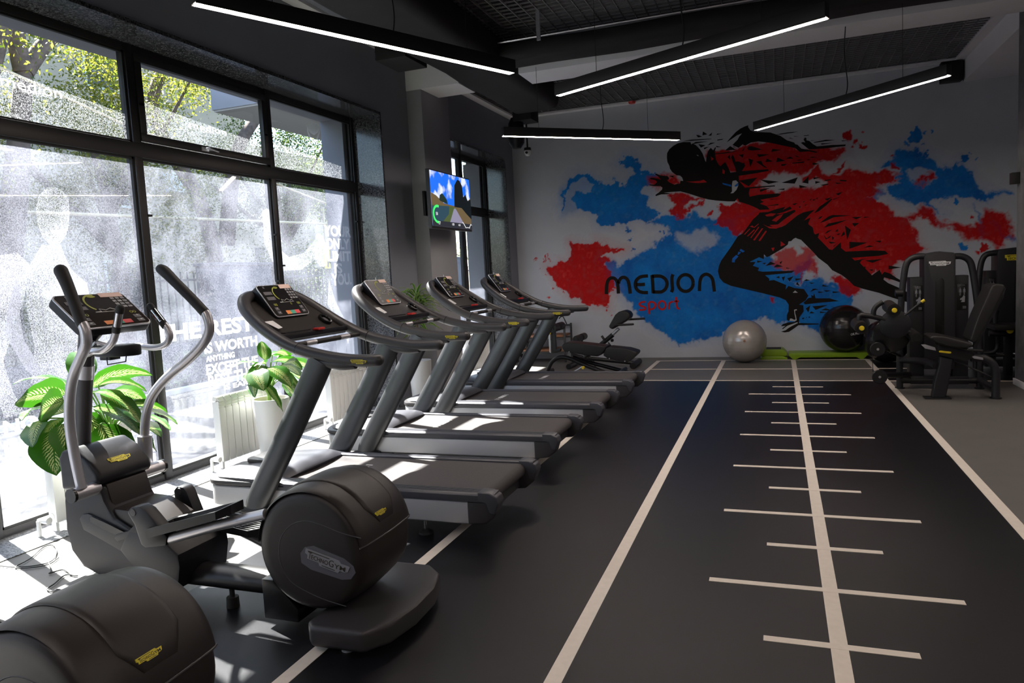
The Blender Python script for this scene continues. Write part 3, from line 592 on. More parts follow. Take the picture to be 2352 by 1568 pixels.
tri += [(K4, p) for p in [[(1110,290),(1175,265),(1180,305)],[(1220,285),(1280,270),(1250,360)],[(1320,305),(1435,265),(1360,362)],[(1462,308),(1600,312),(1470,350)],[(1620,355),(1660,320),(1730,345)],[(1475,410),(1500,370),(1545,445)],[(1710,380),(1820,388),(1750,405)],[(1940,450),(1960,420),(2065,455)],[(1730,550),(1780,495),(1830,490),(1890,520),(1830,510)],[(1870,540),(1990,555),(1880,570)],[(1975,520),(2110,525),(2020,550)],[(2130,540),(2280,552),(2140,572)],[(1650,850),(1735,790),(1700,920)],[(1770,808),(2050,785),(1830,875)],[(1920,880),(2010,845),(2150,885)],[(2100,815),(2335,845),(2270,865)],[(1715,935),(1750,900),(1815,930)],[(1905,900),(2050,920),(1910,930)],[(870,35),(940,20),(910,55)],[(925,85),(1015,5),(1110,45)],[(1070,110),(1130,55),(1245,90)],[(775,-15),(880,0),(780,25)],[(1180,20),(1230,-10),(1205,50)],[(1300,110),(1390,128),(1300,128)],[(1585,1020),(1620,1010),(1620,1038),(1590,1040)],[(1650,1010),(1670,1000),(1672,1018)],[(1700,1000),(1725,990),(1730,1010),(1710,1018)]]]
tri += [(K5, p) for p in [[(165,280),(240,190),(390,90),(400,100),(330,170),(230,250)],[(300,95),(400,70),(340,115)],[(400,100),(515,62),(420,105)],[(215,355),(240,325),(280,310),(250,345)],[(235,405),(350,320),(400,300),(650,305),(420,330),(300,385)],[(290,465),(350,410),(600,360),(450,420)],[(650,330),(790,320),(710,355)],[(795,340),(820,322),(885,325)],[(655,405),(750,403),(685,450)],[(565,435),(640,490),(592,620)],[(435,515),(470,480),(475,512)],[(455,548),(515,530),(480,560)],[(510,580),(550,505),(565,550)],[(305,540),(340,505),(405,485),(330,535)],[(285,550),(330,600),(385,560),(370,590),(320,615)],[(395,575),(425,590),(405,628)],[(352,640),(455,655),(380,670)],[(415,700),(475,655),(420,710)],[(620,645),(850,655),(622,735)],[(800,720),(880,690),(940,705)],[(950,635),(1030,628),(1020,655)],[(820,885),(1050,865),(920,915)],[(1125,950),(1290,975),(1125,1000)],[(870,1000),(930,1000),(910,1020)],[(800,970),(830,960),(820,1000)]]]
wall_shapes('shards', 'runner_black', tri, .002, 'black flying shards')
wall_shapes('red_accents', 'mural_red', [(K1, p) for p in [[(750,1070),(860,1072),(1000,1060),(1070,1040),(1130,1085),(980,1100),(850,1090)],[(1200,620),(1250,665),(1205,700)],[(1410,845),(1450,880),(1440,940),(1405,920)]]]+[(K3, p) for p in [[(540,770),(640,665),(655,670),(560,770)],[(595,800),(720,680),(735,690),(610,805)],[(655,830),(800,630),(815,640),(670,835)],[(705,870),(860,660),(885,660),(735,880)],[(800,880),(930,700),(950,715),(830,890)],[(640,630),(690,610),(720,640),(800,575),(810,580),(730,650)],[(915,420),(1020,390),(1120,395),(1060,440),(950,445)],[(880,585),(960,625),(1100,640),(1240,600),(1290,600),(1120,665),(1000,660)],[(1200,890),(1285,955),(1200,985)],[(1030,1015),(1090,1005),(1065,1075)],[(1040,520),(1140,440),(1250,400),(1200,470),(1120,540)]]], .004)
wall_shapes('blue_accents', 'mural_blue', [(K1, [(1400,1095),(1560,1130),(1560,1165),(1420,1125)]), (K1, [(1620,1150),(1690,1090),(1685,1150),(1640,1165)])]+[(K3, p) for p in [[(320,1270),(330,1200),(400,1140),(440,1165),(380,1230),(370,1275)],[(420,1140),(440,1080),(490,1090),(450,1130)],[(460,1060),(480,1030),(555,1070),(520,1095)]]], .005)
wall_shapes('white_accents', 'mural_white', [(K1, [(1590,1060),(1650,1050),(1690,1090),(1690,1150),(1660,1220),(1600,1280),(1550,1285),(1580,1250),(1575,1160),(1580,1110)]),(K1, [(945,588),(978,606),(970,614),(945,600)]),(K4, [(1418,565),(1460,525),(1510,565)]),(K4, [(1442,870),(1490,862),(1495,880),(1460,885),(1460,930),(1475,980),(1490,1060),(1455,1080),(1360,1070),(1370,1030),(1400,1030),(1450,1055),(1470,1040),(1450,950)]),(K4, [(1320,1160),(1500,1095),(1510,1110),(1400,1165),(1340,1200),(1290,1215)])], .004)
# club name: letters drawn as strokes of even width
KM = (1380,600,7.84)
def strokes(name, m, L, wpx, lab, K=KM):
    b = B()
    for pts in L:
        P = [Vector(kp(K, [p])[0]) for p in pts]
        q = []
        for i in range(len(P)-1):
            p0, p1, p2, p3 = P[max(i-1,0)], P[i], P[i+1], P[min(i+2,len(P)-1)]
            for k in range(6):
                t = k/6; q.append(.5*((2*p1)+(p2-p0)*t+(2*p0-5*p1+4*p2-p3)*t*t+(3*p1-p0-3*p2+p3)*t**3))
        q.append(P[-1]); G = []
        for i, c in enumerate(q):
            d = (q[min(i+1,len(q)-1)]-q[max(i-1,0)]).normalized(); n = Vector((-d.y, d.x))*wpx/K[2]/2
            G.append([wallpt(c+n, YM-.005), wallpt(c-n, YM-.005)])
        b.quads(G)
    return b.out(name, m, mural, label=lab)
def arc(cx, cy, rx, ry, a0, a1, n=10): return [(cx+rx*math.cos(math.radians(a0+(a1-a0)*k/n)), cy-ry*math.sin(math.radians(a0+(a1-a0)*k/n))) for k in range(n+1)]
strokes('club_lettering', 'runner_black', [
  [(100,590),(105,450),(120,370),(150,320),(200,298),(250,310),(290,360),(305,430),(318,580)], [(318,400),(335,340),(370,298),(410,288),(450,300),(490,350),(510,430),(530,580)],
  [(850,262),(740,272),(680,300),(635,350),(620,420),(640,490),(690,540),(760,560),(850,562)], [(640,418),(720,418),(795,412)],
  [(922,245),(935,410),(942,575)], [(922,268),(1060,266),(1140,300),(1185,360),(1190,430),(1160,500),(1100,545),(1040,552),(940,550)],
  [(1300,235),(1280,300),(1285,420),(1290,500),(1270,555)], arc(1526,390,137,150,0,360,16), [(1775,535),(1780,420),(1790,340),(1820,270),(1890,232),(1960,255),(2010,320),(2030,430),(2045,545)]], 60, 'black club name lettering')
strokes('sport_lettering', 'mural_red', [
  [(805,728),(740,735),(700,760),(710,795),(770,815),(805,840),(790,868),(690,875)], [(862,745),(866,850),(872,950)], [(866,738),(930,730),(978,760),(975,820),(930,858),(870,862)],
  arc(1103,790,64,75,0,360,14), [(1225,865),(1228,790),(1245,745),(1300,722)], [(1355,640),(1362,730),(1375,830),(1420,858)], [(1318,722),(1405,716)]], 34, 'red lettering under the club name')
# ================================================================= ceiling services and lamps
d = B()
def rsec(cx, cz, hw, hh, y, along, n=5):
    r = min(.12, hh*.85)
    P = []
    for (sx, sz, a0) in ((1,1,0),(-1,1,90),(-1,-1,180),(1,-1,270)):
        for k in range(n):
            a = math.radians(a0+90*k/(n-1)); P.append((cx+sx*(hw-r)+r*math.cos(a), cz+sz*(hh-r)+r*math.sin(a)))
    return [(p[0], y, p[1]) if along == 'y' else (y, p[0], p[1]) for p in P]
def duct(name, cx, cz, hw, hh, a, b_, along, lab):
    b = B(); R = []; n = max(3, int(abs(b_-a)/.45))
    for i in range(n+1):
        t = a+(b_-a)*i/n; k = 1+.012*math.sin(i*2.3)
        R.append(rsec(cx, cz+.008*math.sin(i*1.7), hw*k, hh*k, t, along))
    b.loft(R); o = b.out(name, 'duct', ang=50); return tag(lone(o), lab, 'air duct', 'black insulated ducts')
DL = duct('air_duct', -3.16, 3.94, .36, .19, -4.5, 9.95, 'y', 'long black insulated air duct running along the window wall under the ceiling')
DX = duct('air_duct', 7.86, 3.905, .20, .10, -2.82, 5.1, 'x', 'black insulated air duct crossing the room in front of the white beam')
b = B(); b.prism([(7.62,3.985),(7.72,4.010),(7.72,4.018),(7.61,3.995)], 'x', -2.9, 5.1); o = b.out('silver_flashing', 'silver', DX); o.data.transform(Matrix.Identity(4))
for y in (7.1, 10.12):
    b = B(); b.box(-3.88, -3.53, y-.25, y+.25, 3.77, 4.148, .01) if y < 8 else b.box(-3.5, -3.22, 9.97, 10.3, 3.66, 4.12, .01); o = b.out('duct_outlet', 'duct'); 
    g = B()
    for k in range(4): g.box(-3.888, -3.878, y-.24, y+.24, 3.79+k*.07, 3.80+k*.07) if y < 8 else g.box(-3.508, -3.498, 9.98, 10.29, 3.68+k*.07, 3.69+k*.07)
    tag(lone(o), 'black air outlet box on the window-wall duct, %s' % ('above the big window' if y < 8 else 'near the mural corner'), 'air outlet'); g.out('louvre', 'frame_black', o)
# bracket hanging at the ceiling grid
b = B(); p = at(1236, 60, Z=4.0); b.box(p.x-.02, p.x+.02, p.y-.01, p.y+.01, 3.86, 4.16); tag(lone(b.out('duct_hanger', 'silver')), 'galvanised strap holding the black cross duct below the ceiling grid', 'hanger')
# linear pendant lamps
ZL = 3.03
def wire_top(p):
    if 7.6 < p.y < 8.1 and p.x > -2.9: return 3.805
    if 8.2 <= p.y <= 8.72: return 3.8
    if -3.55 < p.x < -2.77: return 3.76
    return 4.15
def lamp(pa, pb, lab, cat='lamp', raw=None):
    p, q = (at(*pa, Z=ZL), at(*pb, Z=ZL)) if raw is None else raw
    mid = (p+q)/2; L = (q-p).length; rz = math.atan2(q.y-p.y, q.x-p.x)
    t = thing('linear_pendant_lamp', (mid.x, mid.y, ZL), lab, cat, 'linear pendant lamps', rz)
    mt = T((mid.x, mid.y, ZL), rz)
    b = B(); b.box(-L/2, L/2, -.035, .035, .008, .10, .002, mtx=mt); b.box(-L/2, L/2, -.035, -.028, 0, .01, mtx=mt); b.box(-L/2, L/2, .028, .035, 0, .01, mtx=mt); b.out('housing', 'lamp_body', t)
    b = B(); b.box(-L/2+.01, L/2-.01, -.028, .028, .001, .009, mtx=mt); b.out('diffuser', 'lamp_glow', t, label='glowing white strip')
    for s in (-.62, .62):
        q_ = mt @ Vector((s*L/2, 0, .10)); b = B(); b.tube([q_, (q_.x, q_.y, wire_top(q_))], .0022, 6); b.out('suspension_wire', 'cable', t)
    b = B(); c = mt @ Vector((.1, 0, .10)); hw_ = wire_top(c)-c.z; b.tube([c, c+Vector((.015,0,.12)), c+Vector((-.01,.01,.4)), c+Vector((0,0,hw_))], .005, 6, 5); b.out('power_cable', 'cable', t)
    return t
lamp((445,10), (1178,170), 'black linear pendant lamp above the treadmills, nearest to the camera on the left')
lamp((1280,221), (1900,42), 'black linear pendant lamp over the track, in front of the white ceiling beam')
lamp((1155,313), (1560,322), 'nearly level black linear pendant lamp in front of the left part of the mural')
lamp((1735,300), (2180,174), 'black linear pendant lamp in front of the right part of the mural')
for (x0,y0,x1,y1) in ((.6,2.2,2.4,.8),(-2.6,.6,-.8,-.6),(2.0,4.6,4.0,5.6),(.8,-2.2,2.8,-1.0),(3.2,8.2,4.8,6.8)):
    lamp(None, None, 'black linear pendant lamp behind or beside the photographer', raw=(Vector((x0,y0,ZL)), Vector((x1,y1,ZL))))
# speakers and camera on the back wall / duct end
p = at(2184, 168, Y=11.93)
t = thing('wall_speaker', (p.x, p.y, 3.84), 'square black speaker high on the back wall beside the white soffit', 'speaker')
b = B(); b.box(p.x-.13, p.x+.13, 11.86, 12, 3.84, 4.12, .01); b.out('cabinet', 'lamp_body', t)
b = B(); b.box(p.x-.115, p.x+.115, 11.85, 11.862, 3.855, 4.105, .004); b.out('grille', 'black_plastic', t)
p = at(1186, 310, Y=10.1)
t = thing('hanging_speaker', (p.x, 10.1, p.z-.2), 'black ceiling speaker hanging under the duct end by the corner', 'speaker')
b = B(); b.lathe([(0,.25),(.07,.24),(.11,.16),(.12,0),(.11,-.12),(.06,-.19),(0,-.2)], (p.x, 10.1, p.z), 'z', 20); b.out('cabinet', 'black_plastic', t)
b = B(); b.tube([(p.x, 10.1, p.z+.22), (p.x, 10.1, 3.65)], .02, 8); b.out('bracket', 'lamp_body', t)
p = at(1212, 350, Y=11.5)
t = thing('security_camera', (p.x, 11.5, p.z-.08), 'small white dome camera on a black ceiling rod in the corner', 'camera')
b = B(); b.tube([(p.x, 11.5, p.z+.07), (p.x, 11.5, 4.14)], .014, 8); b.out('rod', 'cable', t)
b = B(); b.lathe([(0,.075),(.055,.075),(.06,.03),(0,.03)], (p.x,11.5,p.z), 'z', 20); b.out('mount', 'lamp_body', t)
b = B(); b.lathe([(.056,.03),(.052,-.02),(.035,-.05),(0,-.06)], (p.x,11.5,p.z), 'z', 20); b.out('dome', 'white_enamel', t)
b = B(); b.lathe([(0,-.03),(.018,-.026),(.022,0)], (p.x,11.5-.05,p.z-.01), 'y', 14); b.out('lens', 'cup_black', t)
p = at(1455, 237, Z=4.12); b = B(); b.lathe([(0,-.03),(.05,-.03),(.06,0),(0,0)], (p.x, 11.8, 4.12), 'z', 16); tag(lone(b.out('smoke_detector', 'red_plastic')), 'small red detector under the ceiling grid above the mural', 'smoke detector')
# television on the pilaster
XTV = -3.74
a_, b_, c_, d_ = at(984,388,X=XTV), at(1082,410,X=XTV), at(1080,531,X=XTV), at(984,524,X=XTV)
y0, y1 = a_.y, (b_.y+c_.y)/2; z0, z1 = (c_.z+d_.z)/2, (a_.z+b_.z)/2
t = thing('television', (XTV, (y0+y1)/2, z0), 'flat television on the grey pilaster showing a riverside path under clouds', 'television')
b = B(); b.box(XTV-.045, XTV, y0, y1, z0, z1, .006); b.out('housing', 'lamp_body', t)
b = B(); b.box(-4.06, -4.03, (y0+y1)/2-.15, (y0+y1)/2+.1, (z0+z1)/2-.15, (z0+z1)/2+.15, .004); b.box(-4.04, XTV-.04, (y0+y1)/2-.06, (y0+y1)/2-.01, (z0+z1)/2-.03, (z0+z1)/2+.03); b.out('wall_bracket', 'frame_black', t)
XS = XTV+.002; W_, H_ = y1-y0-.03, z1-z0-.045; oy, oz = y0+.015, z0+.03
def sp(u, v, k=0): return (XS+k*.0012, oy+u*W_, oz+v*H_)
def smat(n, c, s=1.0): return mat(n, (0,0,0), .3, emit=c, estr=s)
def scr(name, pts, c, k, s=1.0, lab=None):
    b = B(); b.flat([sp(u, v, k) for u, v in pts]); return b.out(name, smat('screen_'+name, c, s), scrn)
b = B(); b.flat([sp(0,0),sp(1,0),sp(1,1),sp(0,1)]); 
sm = bpy.data.materials.new('screen_sky'); sm.use_nodes = True; tt = sm.node_tree; bb = tt.nodes['Principled BSDF']; tcx = tt.nodes.new('ShaderNodeTexCoord'); nn = tt.nodes.new('ShaderNodeTexNoise'); nn.inputs['Scale'].default_value = 4.5; nn.inputs['Detail'].default_value = 6
rr = tt.nodes.new('ShaderNodeValToRGB'); rr.color_ramp.elements[0].position = .47; rr.color_ramp.elements[1].position = .58; rr.color_ramp.elements[0].color = (.01,.13,.75,1); rr.color_ramp.elements[1].color = (.62,.66,.9,1)
tt.links.new(tcx.outputs['Object'], nn.inputs['Vector']); tt.links.new(nn.outputs['Fac'], rr.inputs[0]); tt.links.new(rr.outputs[0], bb.inputs['Emission Color']); bb.inputs['Emission Strength'].default_value = .8; bb.inputs['Base Color'].default_value = (0,0,0,1)
scrn = b.out('screen', sm, t, label='lit screen with blue sky and white clouds')
scr('bank', [(0,0),(1,0),(1,.62),(.86,.52),(.7,.42),(.52,.42),(.3,.44),(.12,.56),(0,.60)], (.16,.11,.05), 1, .6)
scr('meadow', [(0,.38),(.5,.4),(.62,.36),(.6,0),(0,0)], (.07,.10,.03), 2, .7)
scr('water', [(0,.36),(.42,.40),(.40,.25),(.2,.05),(0,.02)], (.03,.07,.10), 3, .6)
scr('path', [(.54,.37),(.58,.37),(.78,.1),(.42,.1)], (.25,.23,.32), 4, .7)
scr('tree', [(.55,.4),(.56,.6),(.58,.82),(.66,.94),(.72,.93),(.78,.84),(.80,.62),(.86,.68),(.92,.56),(1,.6),(1,.2),(.86,.3),(.74,.4)], (.010,.013,.012), 5, .4)
scr('far_tree', [(.18,.5),(.2,.58),(.26,.62),(.32,.56),(.37,.5),(.38,.43),(.2,.47)], (.02,.04,.03), 5, .5)
scr('banner', [(0,.0),(1,.0),(1,.1),(0,.1)], (.02,.02,.025), 6, .8)
G = B()
for k in range(14):
    a0, a1 = math.radians(70+k*15), math.radians(70+(k+1)*15); c0 = (.12,.22)
    P = [(c0[0]+r*math.cos(a)/1.55, c0[1]+r*math.sin(a)) for r, a in ((.17,a0),(.17,a1),(.125,a1),(.125,a0))]
    G.flat([sp(u, v, 7) for u, v in P])
G.out('gauge_ring', smat('screen_gauge', (.05,.7,.12), .9), scrn)
G = B(); text_on(G, '77', sp(.13,.03,8), (0,1,0), (0,0,1), .05); text_on(G, '58', sp(.08,.2,8), (0,1,0), (0,0,1), .045); text_on(G, '1:00', sp(.46,.04,8), (0,1,0), (0,0,1), .06); text_on(G, '4.50', sp(.62,.04,8), (0,1,0), (0,0,1), .06)
pr = [(.74,.12),(.78,.08),(.82,.02),(.88,.03),(.92,.02),(.96,.1),(.99,.08)]
for (u0,v0),(u1,v1) in zip(pr, pr[1:]): G.tube([sp(u0,v0,8), sp(u1,v1,8)], .003, 4)
G.out('readout', smat('screen_readout', (.8,.8,.8), .9), scrn)
# small things on the column
p = at(2331, 412, X=2.44); q = at(2346, 838, X=2.44)
b = B(); b.box(2.36, 2.44, 9.22, 9.30, p.z-.06, p.z+.06, .005); tag(lone(b.out('wall_hook_box', 'lamp_body')), 'small black box fixed on the concrete column', 'box')
# ================================================================= badges
def badge(parent, o, u, v, w_, col='badge_yellow', ink='badge_ink', name='brand_plate', n_off=.0012):
    """stepped plate with the maker's lettering; o centre, u reading direction, v up"""
    o, u, v = Vector(o), Vector(u).normalized(), Vector(v).normalized(); n = u.cross(v); h = w_*.25
    P = [(-.5,.5),(.25,.5),(.30,.30),(.5,.30),(.47,-.15),(.40,-.28),(.30,-.28),(.27,-.5),(-.15,-.5),(-.18,-.28),(-.44,-.28),(-.44,.02),(-.5,.1)]
    b = B(); f = [o+u*(x*w_)+v*(y*h) for x, y in P]; bk = [p-n*.002 for p in f]; f = [p+n*n_off for p in f]
    b.flat(f)
    for i in range(len(f)):
        j = (i+1) % len(f); q = [b.bm.verts.new(c) for c in (f[i], bk[i], bk[j], f[j])]; b.bm.faces.new(q)
    pl = b.out(name, col, parent)
    g = B(); oo = o+n*(n_off+.0012)
    text_on(g, 'T', oo+u*(-.43*w_)+v*(-.22*h), u, v, .09*w_, .56*h); text_on(g, 'ECHNO', oo+u*(-.35*w_)+v*(-.2*h), u, v, .38*w_, .36*h, bold=.01)
    text_on(g, 'G', oo+u*(.045*w_)+v*(-.22*h), u, v, .11*w_, .54*h); text_on(g, 'YM', oo+u*(.165*w_)+v*(-.2*h), u, v, .25*w_, .36*h, bold=.01)
    for (x0,x1,y) in ((-.44,.05,.36),(-.1,.2,-.38)):
        q = [oo+u*(x*w_)+v*(yy*h) for x, yy in ((x0,y-.03),(x1,y-.03),(x1,y+.03),(x0,y+.03))]; g.flat(q)
    g.out('lettering', ink, pl)
    return pl
def console_face(parent, o, u, v, w_, h_, dusty=False):
    """control panel seen face on: o lower-left corner, u right, v up"""
    o, u, v = Vector(o), Vector(u).normalized(), Vector(v).normalized(); n = u.cross(v)
    def P(x, y, k=1): return o+u*(x*w_)+v*(y*h_)+n*(.0012*k)
    def rect(b, x0, y0, x1, y1, k=1): b.flat([P(x0,y0,k),P(x1,y0,k),P(x1,y1,k),P(x0,y1,k)])
    def part(name, m, L, k=1, lab=None):
        b = B()
        for r in L: rect(b, *r, k)
        return b.out(name, m, parent, label=lab)
    part('keypad', 'badge_grey', [(.74+.075*i, .53+.088*j, .795+.075*i, .59+.088*j) for i in range(3) for j in range(4)])
    part('program_key', 'key_grey', [(.08,.68,.30,.78),(.08,.52,.30,.62),(.15,.88,.2,.95)]+[(x,y,x+.1,y+.09) for x in (.1,.82) for y in (.08,.2)])
    g = B()
    for (x, y) in ((.12,.22),(.84,.22),(.84,.1),(.12,.1)): text_on(g, '+' if y > .15 else '-', P(x+.02,y+.02,2), u, v, .03*w_)
    for k in range(3): text_on(g, '123', P(.75, .54+.176*k, 2), u, v, .2*w_, .02*h_)
    g.out('key_marks', 'white_print', parent)
    part('start_key', 'key_orange', [(.34,.06,.47,.17)]); part('select_key', 'key_green', [(.47,.06,.60,.17)]); part('stop_key', 'key_red', [(.60,.06,.73,.17)])
    g = B(); 
    for k in range(12):
        a0, a1 = math.radians(75+k*13), math.radians(75+(k+1)*13)
        g.flat([P(.50+r*math.cos(a), .70+r*math.sin(a)*w_/h_) for r, a in ((.17,a0),(.17,a1),(.145,a1),(.145,a0))])
    for (x, y) in ((.14,.335),(.62,.34),(.82,.34)): text_on(g, '00' if x != .62 else '0', P(x,y,1), u, v, .09*w_ if x != .62 else .04*w_, .07*h_)
    g.out('dial', 'gauge', parent, label='yellow-green dial and digits')
    g = B(); c = [(.36,.44),(.44,.44),(.44,.52),(.52,.48),(.60,.53),(.66,.47),(.74,.5),(.74,.44)]
    g.tube([P(x,y,1) for x, y in c], .0016, 5); g.tube([P(.36,.43,1), P(.76,.43,1)], .0016, 5); g.out('heart_rate_print', 'white_print', parent)
    b = B(); a = [P(.50+.06*math.cos(t*.45), .90+.035*math.sin(t*.45)) for t in range(14)]; b.flat(a); b.out('logo_dot', 'gauge', parent)
    part('price_tag', 'label_paper', [(.62,.86,.95,.99)], 2, 'small pink paper label')
# ================================================================= treadmills
def make_treadmill():
    yc = 4.03
    t = thing('treadmill', (-2.55, yc, 0), 'silver and charcoal treadmill nearest the camera, right behind the elliptical trainer', 'treadmill', 'treadmills in a row along the window')
    def pt(x, v, z): return Vector((x, yc+v, z))
    # running base
    def plan(xf, xr, hw, nose):
        P = []
        for k in range(-6, 7):
            a = k/6*PI/2; P.append((xf+nose*(1-math.cos(a))**1.1, yc+hw*math.sin(a)*(1 if abs(k) < 6 else 1)))
        return P+[(xr, yc+hw), (xr, yc-hw)]
    b = B(); b.prism(plan(-3.60, -1.66, .385, .16), 'z', .10, .235, .018, 3); b.out('side_skirt', 'silver_skirt', t, label='silver skirt')
    b = B(); b.prism([(-1.67,.10),(-1.56,.11),(-1.50,.16),(-1.485,.235),(-1.67,.235)], 'y', yc-.385, yc-.30, .012, 3); b.prism([(-1.67,.10),(-1.56,.11),(-1.50,.16),(-1.485,.235),(-1.67,.235)], 'y', yc+.30, yc+.385, .012, 3)
    b.box(-1.68, -1.60, yc-.3, yc+.3, .12, .2); b.out('rear_cap', 'grey_plastic', t)
    b = B(); b.prism(plan(-3.61, -2.9, .392, .16), 'z', .24, .272, .012, 2); b.out('front_lip', 'grey_plastic', t)
    # grooved side rails
    for s in (-1, 1):
        b = B(); b.prism([(yc+s*.30,.235),(yc+s*.30,.283),(yc+s*.31,.29),(yc+s*.375,.285),(yc+s*.392,.272),(yc+s*.392,.235)], 'x', -3.0, -1.50, .004, 2)
        for k in range(4): b.box(-2.98, -1.60, yc+s*(.318+k*.015)-.0025, yc+s*(.318+k*.015)+.0025, .286-.001*k, .2905-.001*k)
        b.prism([(-1.60,.24),(-1.60,.294),(-1.53,.292),(-1.485,.27),(-1.475,.235),(-1.50,.17),(-1.53,.17),(-1.55,.23)], 'y', yc+s*.298, yc+s*.394, .01, 3)
        b.out('foot_rail', 'deck_dark', t)
    # belt wrapped on the rear roller
    P = [(-3.02,.274),(-1.60,.274)]+[(-1.60+.045*math.sin(a), .229+.045*math.cos(a)) for a in [k*PI/8 for k in range(1,9)]]+[(-3.02,.184)]
    b = B(); b.prism(P, 'y', yc-.298, yc+.298, 0); b.out('running_belt', 'belt', t, ang=40)
    b = B()
    for k in range(7): b.box(-2.62+.0, -2.60+.03, yc-.17+k*.045, yc-.17+k*.045+(.035 if 1 < k < 5 else .012), .2742, .2746)
    b.out('belt_marks', 'tape_white', t)
    # motor hood
    R = []
    for i, (x, hw, z, dz) in enumerate([(-3.60,.18,.262,.006),(-3.56,.27,.285,.012),(-3.45,.345,.31,.02),(-3.3,.375,.33,.032),(-3.15,.385,.342,.045),(-3.05,.388,.347,.052),(-2.985,.388,.335,.05),(-2.955,.388,.30,.03)]):
        ring = [pt(x, -hw, .245), pt(x, -hw, z-dz*.9-.012)]
        for k in range(1, 10):
            q = -1+2*k/10; ring.append(pt(x+(.05*(1-q*q) if i >= 5 else 0), q*hw*.97, z-dz*(q*q)**1.4+.0))
        ring += [pt(x, hw, z-dz*.9-.012), pt(x, hw, .245)]; R.append(ring)
    b = B(); b.loft(R); b.out('motor_hood', 'deck_dark', t, ang=50)
    R2 = []
    b = B()
    P3 = [(-3.42,-.14),(-3.20,-.20),(-3.0,-.25),(-3.0,.25),(-3.20,.20),(-3.42,.14)]
    b.prism([(x, yc+v) for x, v in [(-3.42,-.1),(-3.40,-.13),(-3.25,-.14),(-3.22,-.1),(-3.22,.1),(-3.25,.14),(-3.40,.13),(-3.42,.1)]], 'z', .32, .3445, .004, 2); b.out('hood_insert', 'grey_plastic', t)
    # uprights
    for s in (-1, 1):
        v = s*.405
        b = B(); b.tube([pt(-3.13,v,.095), pt(-3.10,v,.17), pt(-3.03,v,.28), pt(-2.80,v,.64), pt(-2.60,v,.97), pt(-2.555,v,1.05)], [.078,.080,.083,.084,.084,.084], 22, 5, oval=((0,1,0),.42)); b.out('upright', 'upright', t, label='dark metallic oval post')
        b = B(); b.box(-3.22, -3.0, yc+v-.035, yc+v+.035, .08, .115, .01); b.lathe([(0,-.02),(.035,-.02),(.035,.02),(0,.02)], pt(-3.24, s*.39, .045), 'y', 16); b.box(-3.26,-2.9,yc+s*.36-.02,yc+s*.36+.02,.055,.10,.005); b.out('front_wheel', 'black_plastic', t)
    # handrails, one hoop
    half = [(-2.17,.402,1.045),(-2.35,.402,1.047),(-2.55,.402,1.075),(-2.75,.402,1.13),(-2.92,.39,1.215),(-3.05,.365,1.30),(-3.15,.32,1.375),(-3.205,.25,1.425),(-3.225,.15,1.445)]
    pts = [pt(x, -v, z) for x, v, z in half]+[pt(-3.23, 0, 1.45)]+[pt(x, v, z) for x, v, z in half[::-1]]
    rr = [.036,.037,.038,.037,.037,.038,.04,.04,.036]; rr = rr+[.034]+rr[::-1]
    b = B(); b.tube(pts, rr, 18, 5, round_cap=True); b.out('handrail', 'grey_plastic', t)
    for s in (-1, 1):
        b = B(); b.tube([pt(-2.60,s*.402,1.045), pt(-2.42,s*.402,1.022), pt(-2.32,s*.402,1.022)], [.03,.034,.026], 14, 4); b.out('rail_joint', 'grey_plastic', t)
        b = B(); b.tube([pt(-2.715,s*.402,1.118), pt(-2.712,s*.402,1.117)], .0385, 20); b.out('rail_seam', 'cup_black', t)
        badge(t, pt(-2.275, s*.441, 1.042), (1,0,0) if s < 0 else (-1,0,0), (0,0,1), .105)
    # console body between the rails
    R = []
    for (x, z, hw, th) in ((-3.20,1.43,.20,.05),(-3.13,1.38,.30,.06),(-3.03,1.30,.35,.06),(-2.93,1.225,.372,.055),(-2.86,1.18,.378,.04)):
        n = Vector((.62,0,.78)); c = pt(x,0,z)
        R.append([c+Vector((0,hw*q,0))-n*(.01+.03*q*q*0) for q in (-1,-.5,0,.5,1)]+[c+Vector((0,hw*q,0))-n*th for q in (1,0,-1)])
    b = B(); b.loft(R); b.out('console_housing', 'brown_plastic', t, ang=40)
    b = B(); b.box(-2.885, -2.855, yc-.36, yc+.36, 1.165, 1.20, .006); b.out('shelf_bar', 'black_plastic', t)
    b = B(); b.box(-2.90, -2.865, yc-.31, yc-.05, 1.205, 1.212, .002); b.box(-2.89, -2.86, yc+.02, yc+.06, 1.20, 1.22, .004); b.out('shelf_clip', 'black_plastic', t)
    b = B(); b.box(-2.885, -2.835, yc-.005, yc+.07, 1.20, 1.215, .005); b.out('safety_key', 'red_plastic', t, label='red emergency stop key')
    b = B(); b.tube([pt(-2.775,-.40,1.135), pt(-2.775,.40,1.135)], .017, 14); b.out('cross_grip', 'grip_rubber', t)
    for v in (-.19, .19):
        b = B(); b.tube([pt(-2.775,v-.055,1.135), pt(-2.775,v+.055,1.135)], .0178, 14); b.out('pulse_plate', 'silver', t)
    b = B(); n = Vector((.62,0,.78)); c = pt(-2.97,.27,1.255); q = n.to_track_quat('Z','Y').to_matrix().to_4x4()
    b.lathe([(.048,.012),(.052,.0),(.046,-.05),(0,-.05)], (0,0,0), 'z', 24); b.lathe([(.034,.006),(.040,.014),(.048,.012)], (0,0,0), 'z', 24); b.xf(Matrix.Translation(c) @ q); b.out('bottle_holder', 'cup_black', t)
    b = B(); b.lathe([(0,.0),(.026,-.002),(.03,-.02)], (0,0,0), 'z', 20); b.xf(Matrix.Translation(c) @ q); b.out('fan_disc', 'key_grey', t)
    # display unit
    o = pt(-3.022, -.178, 1.30); u = Vector((0,1,0)); vv = Vector((-.152,0,.205)).normalized(); nn = u.cross(vv)
    mt = Matrix.Identity(4)
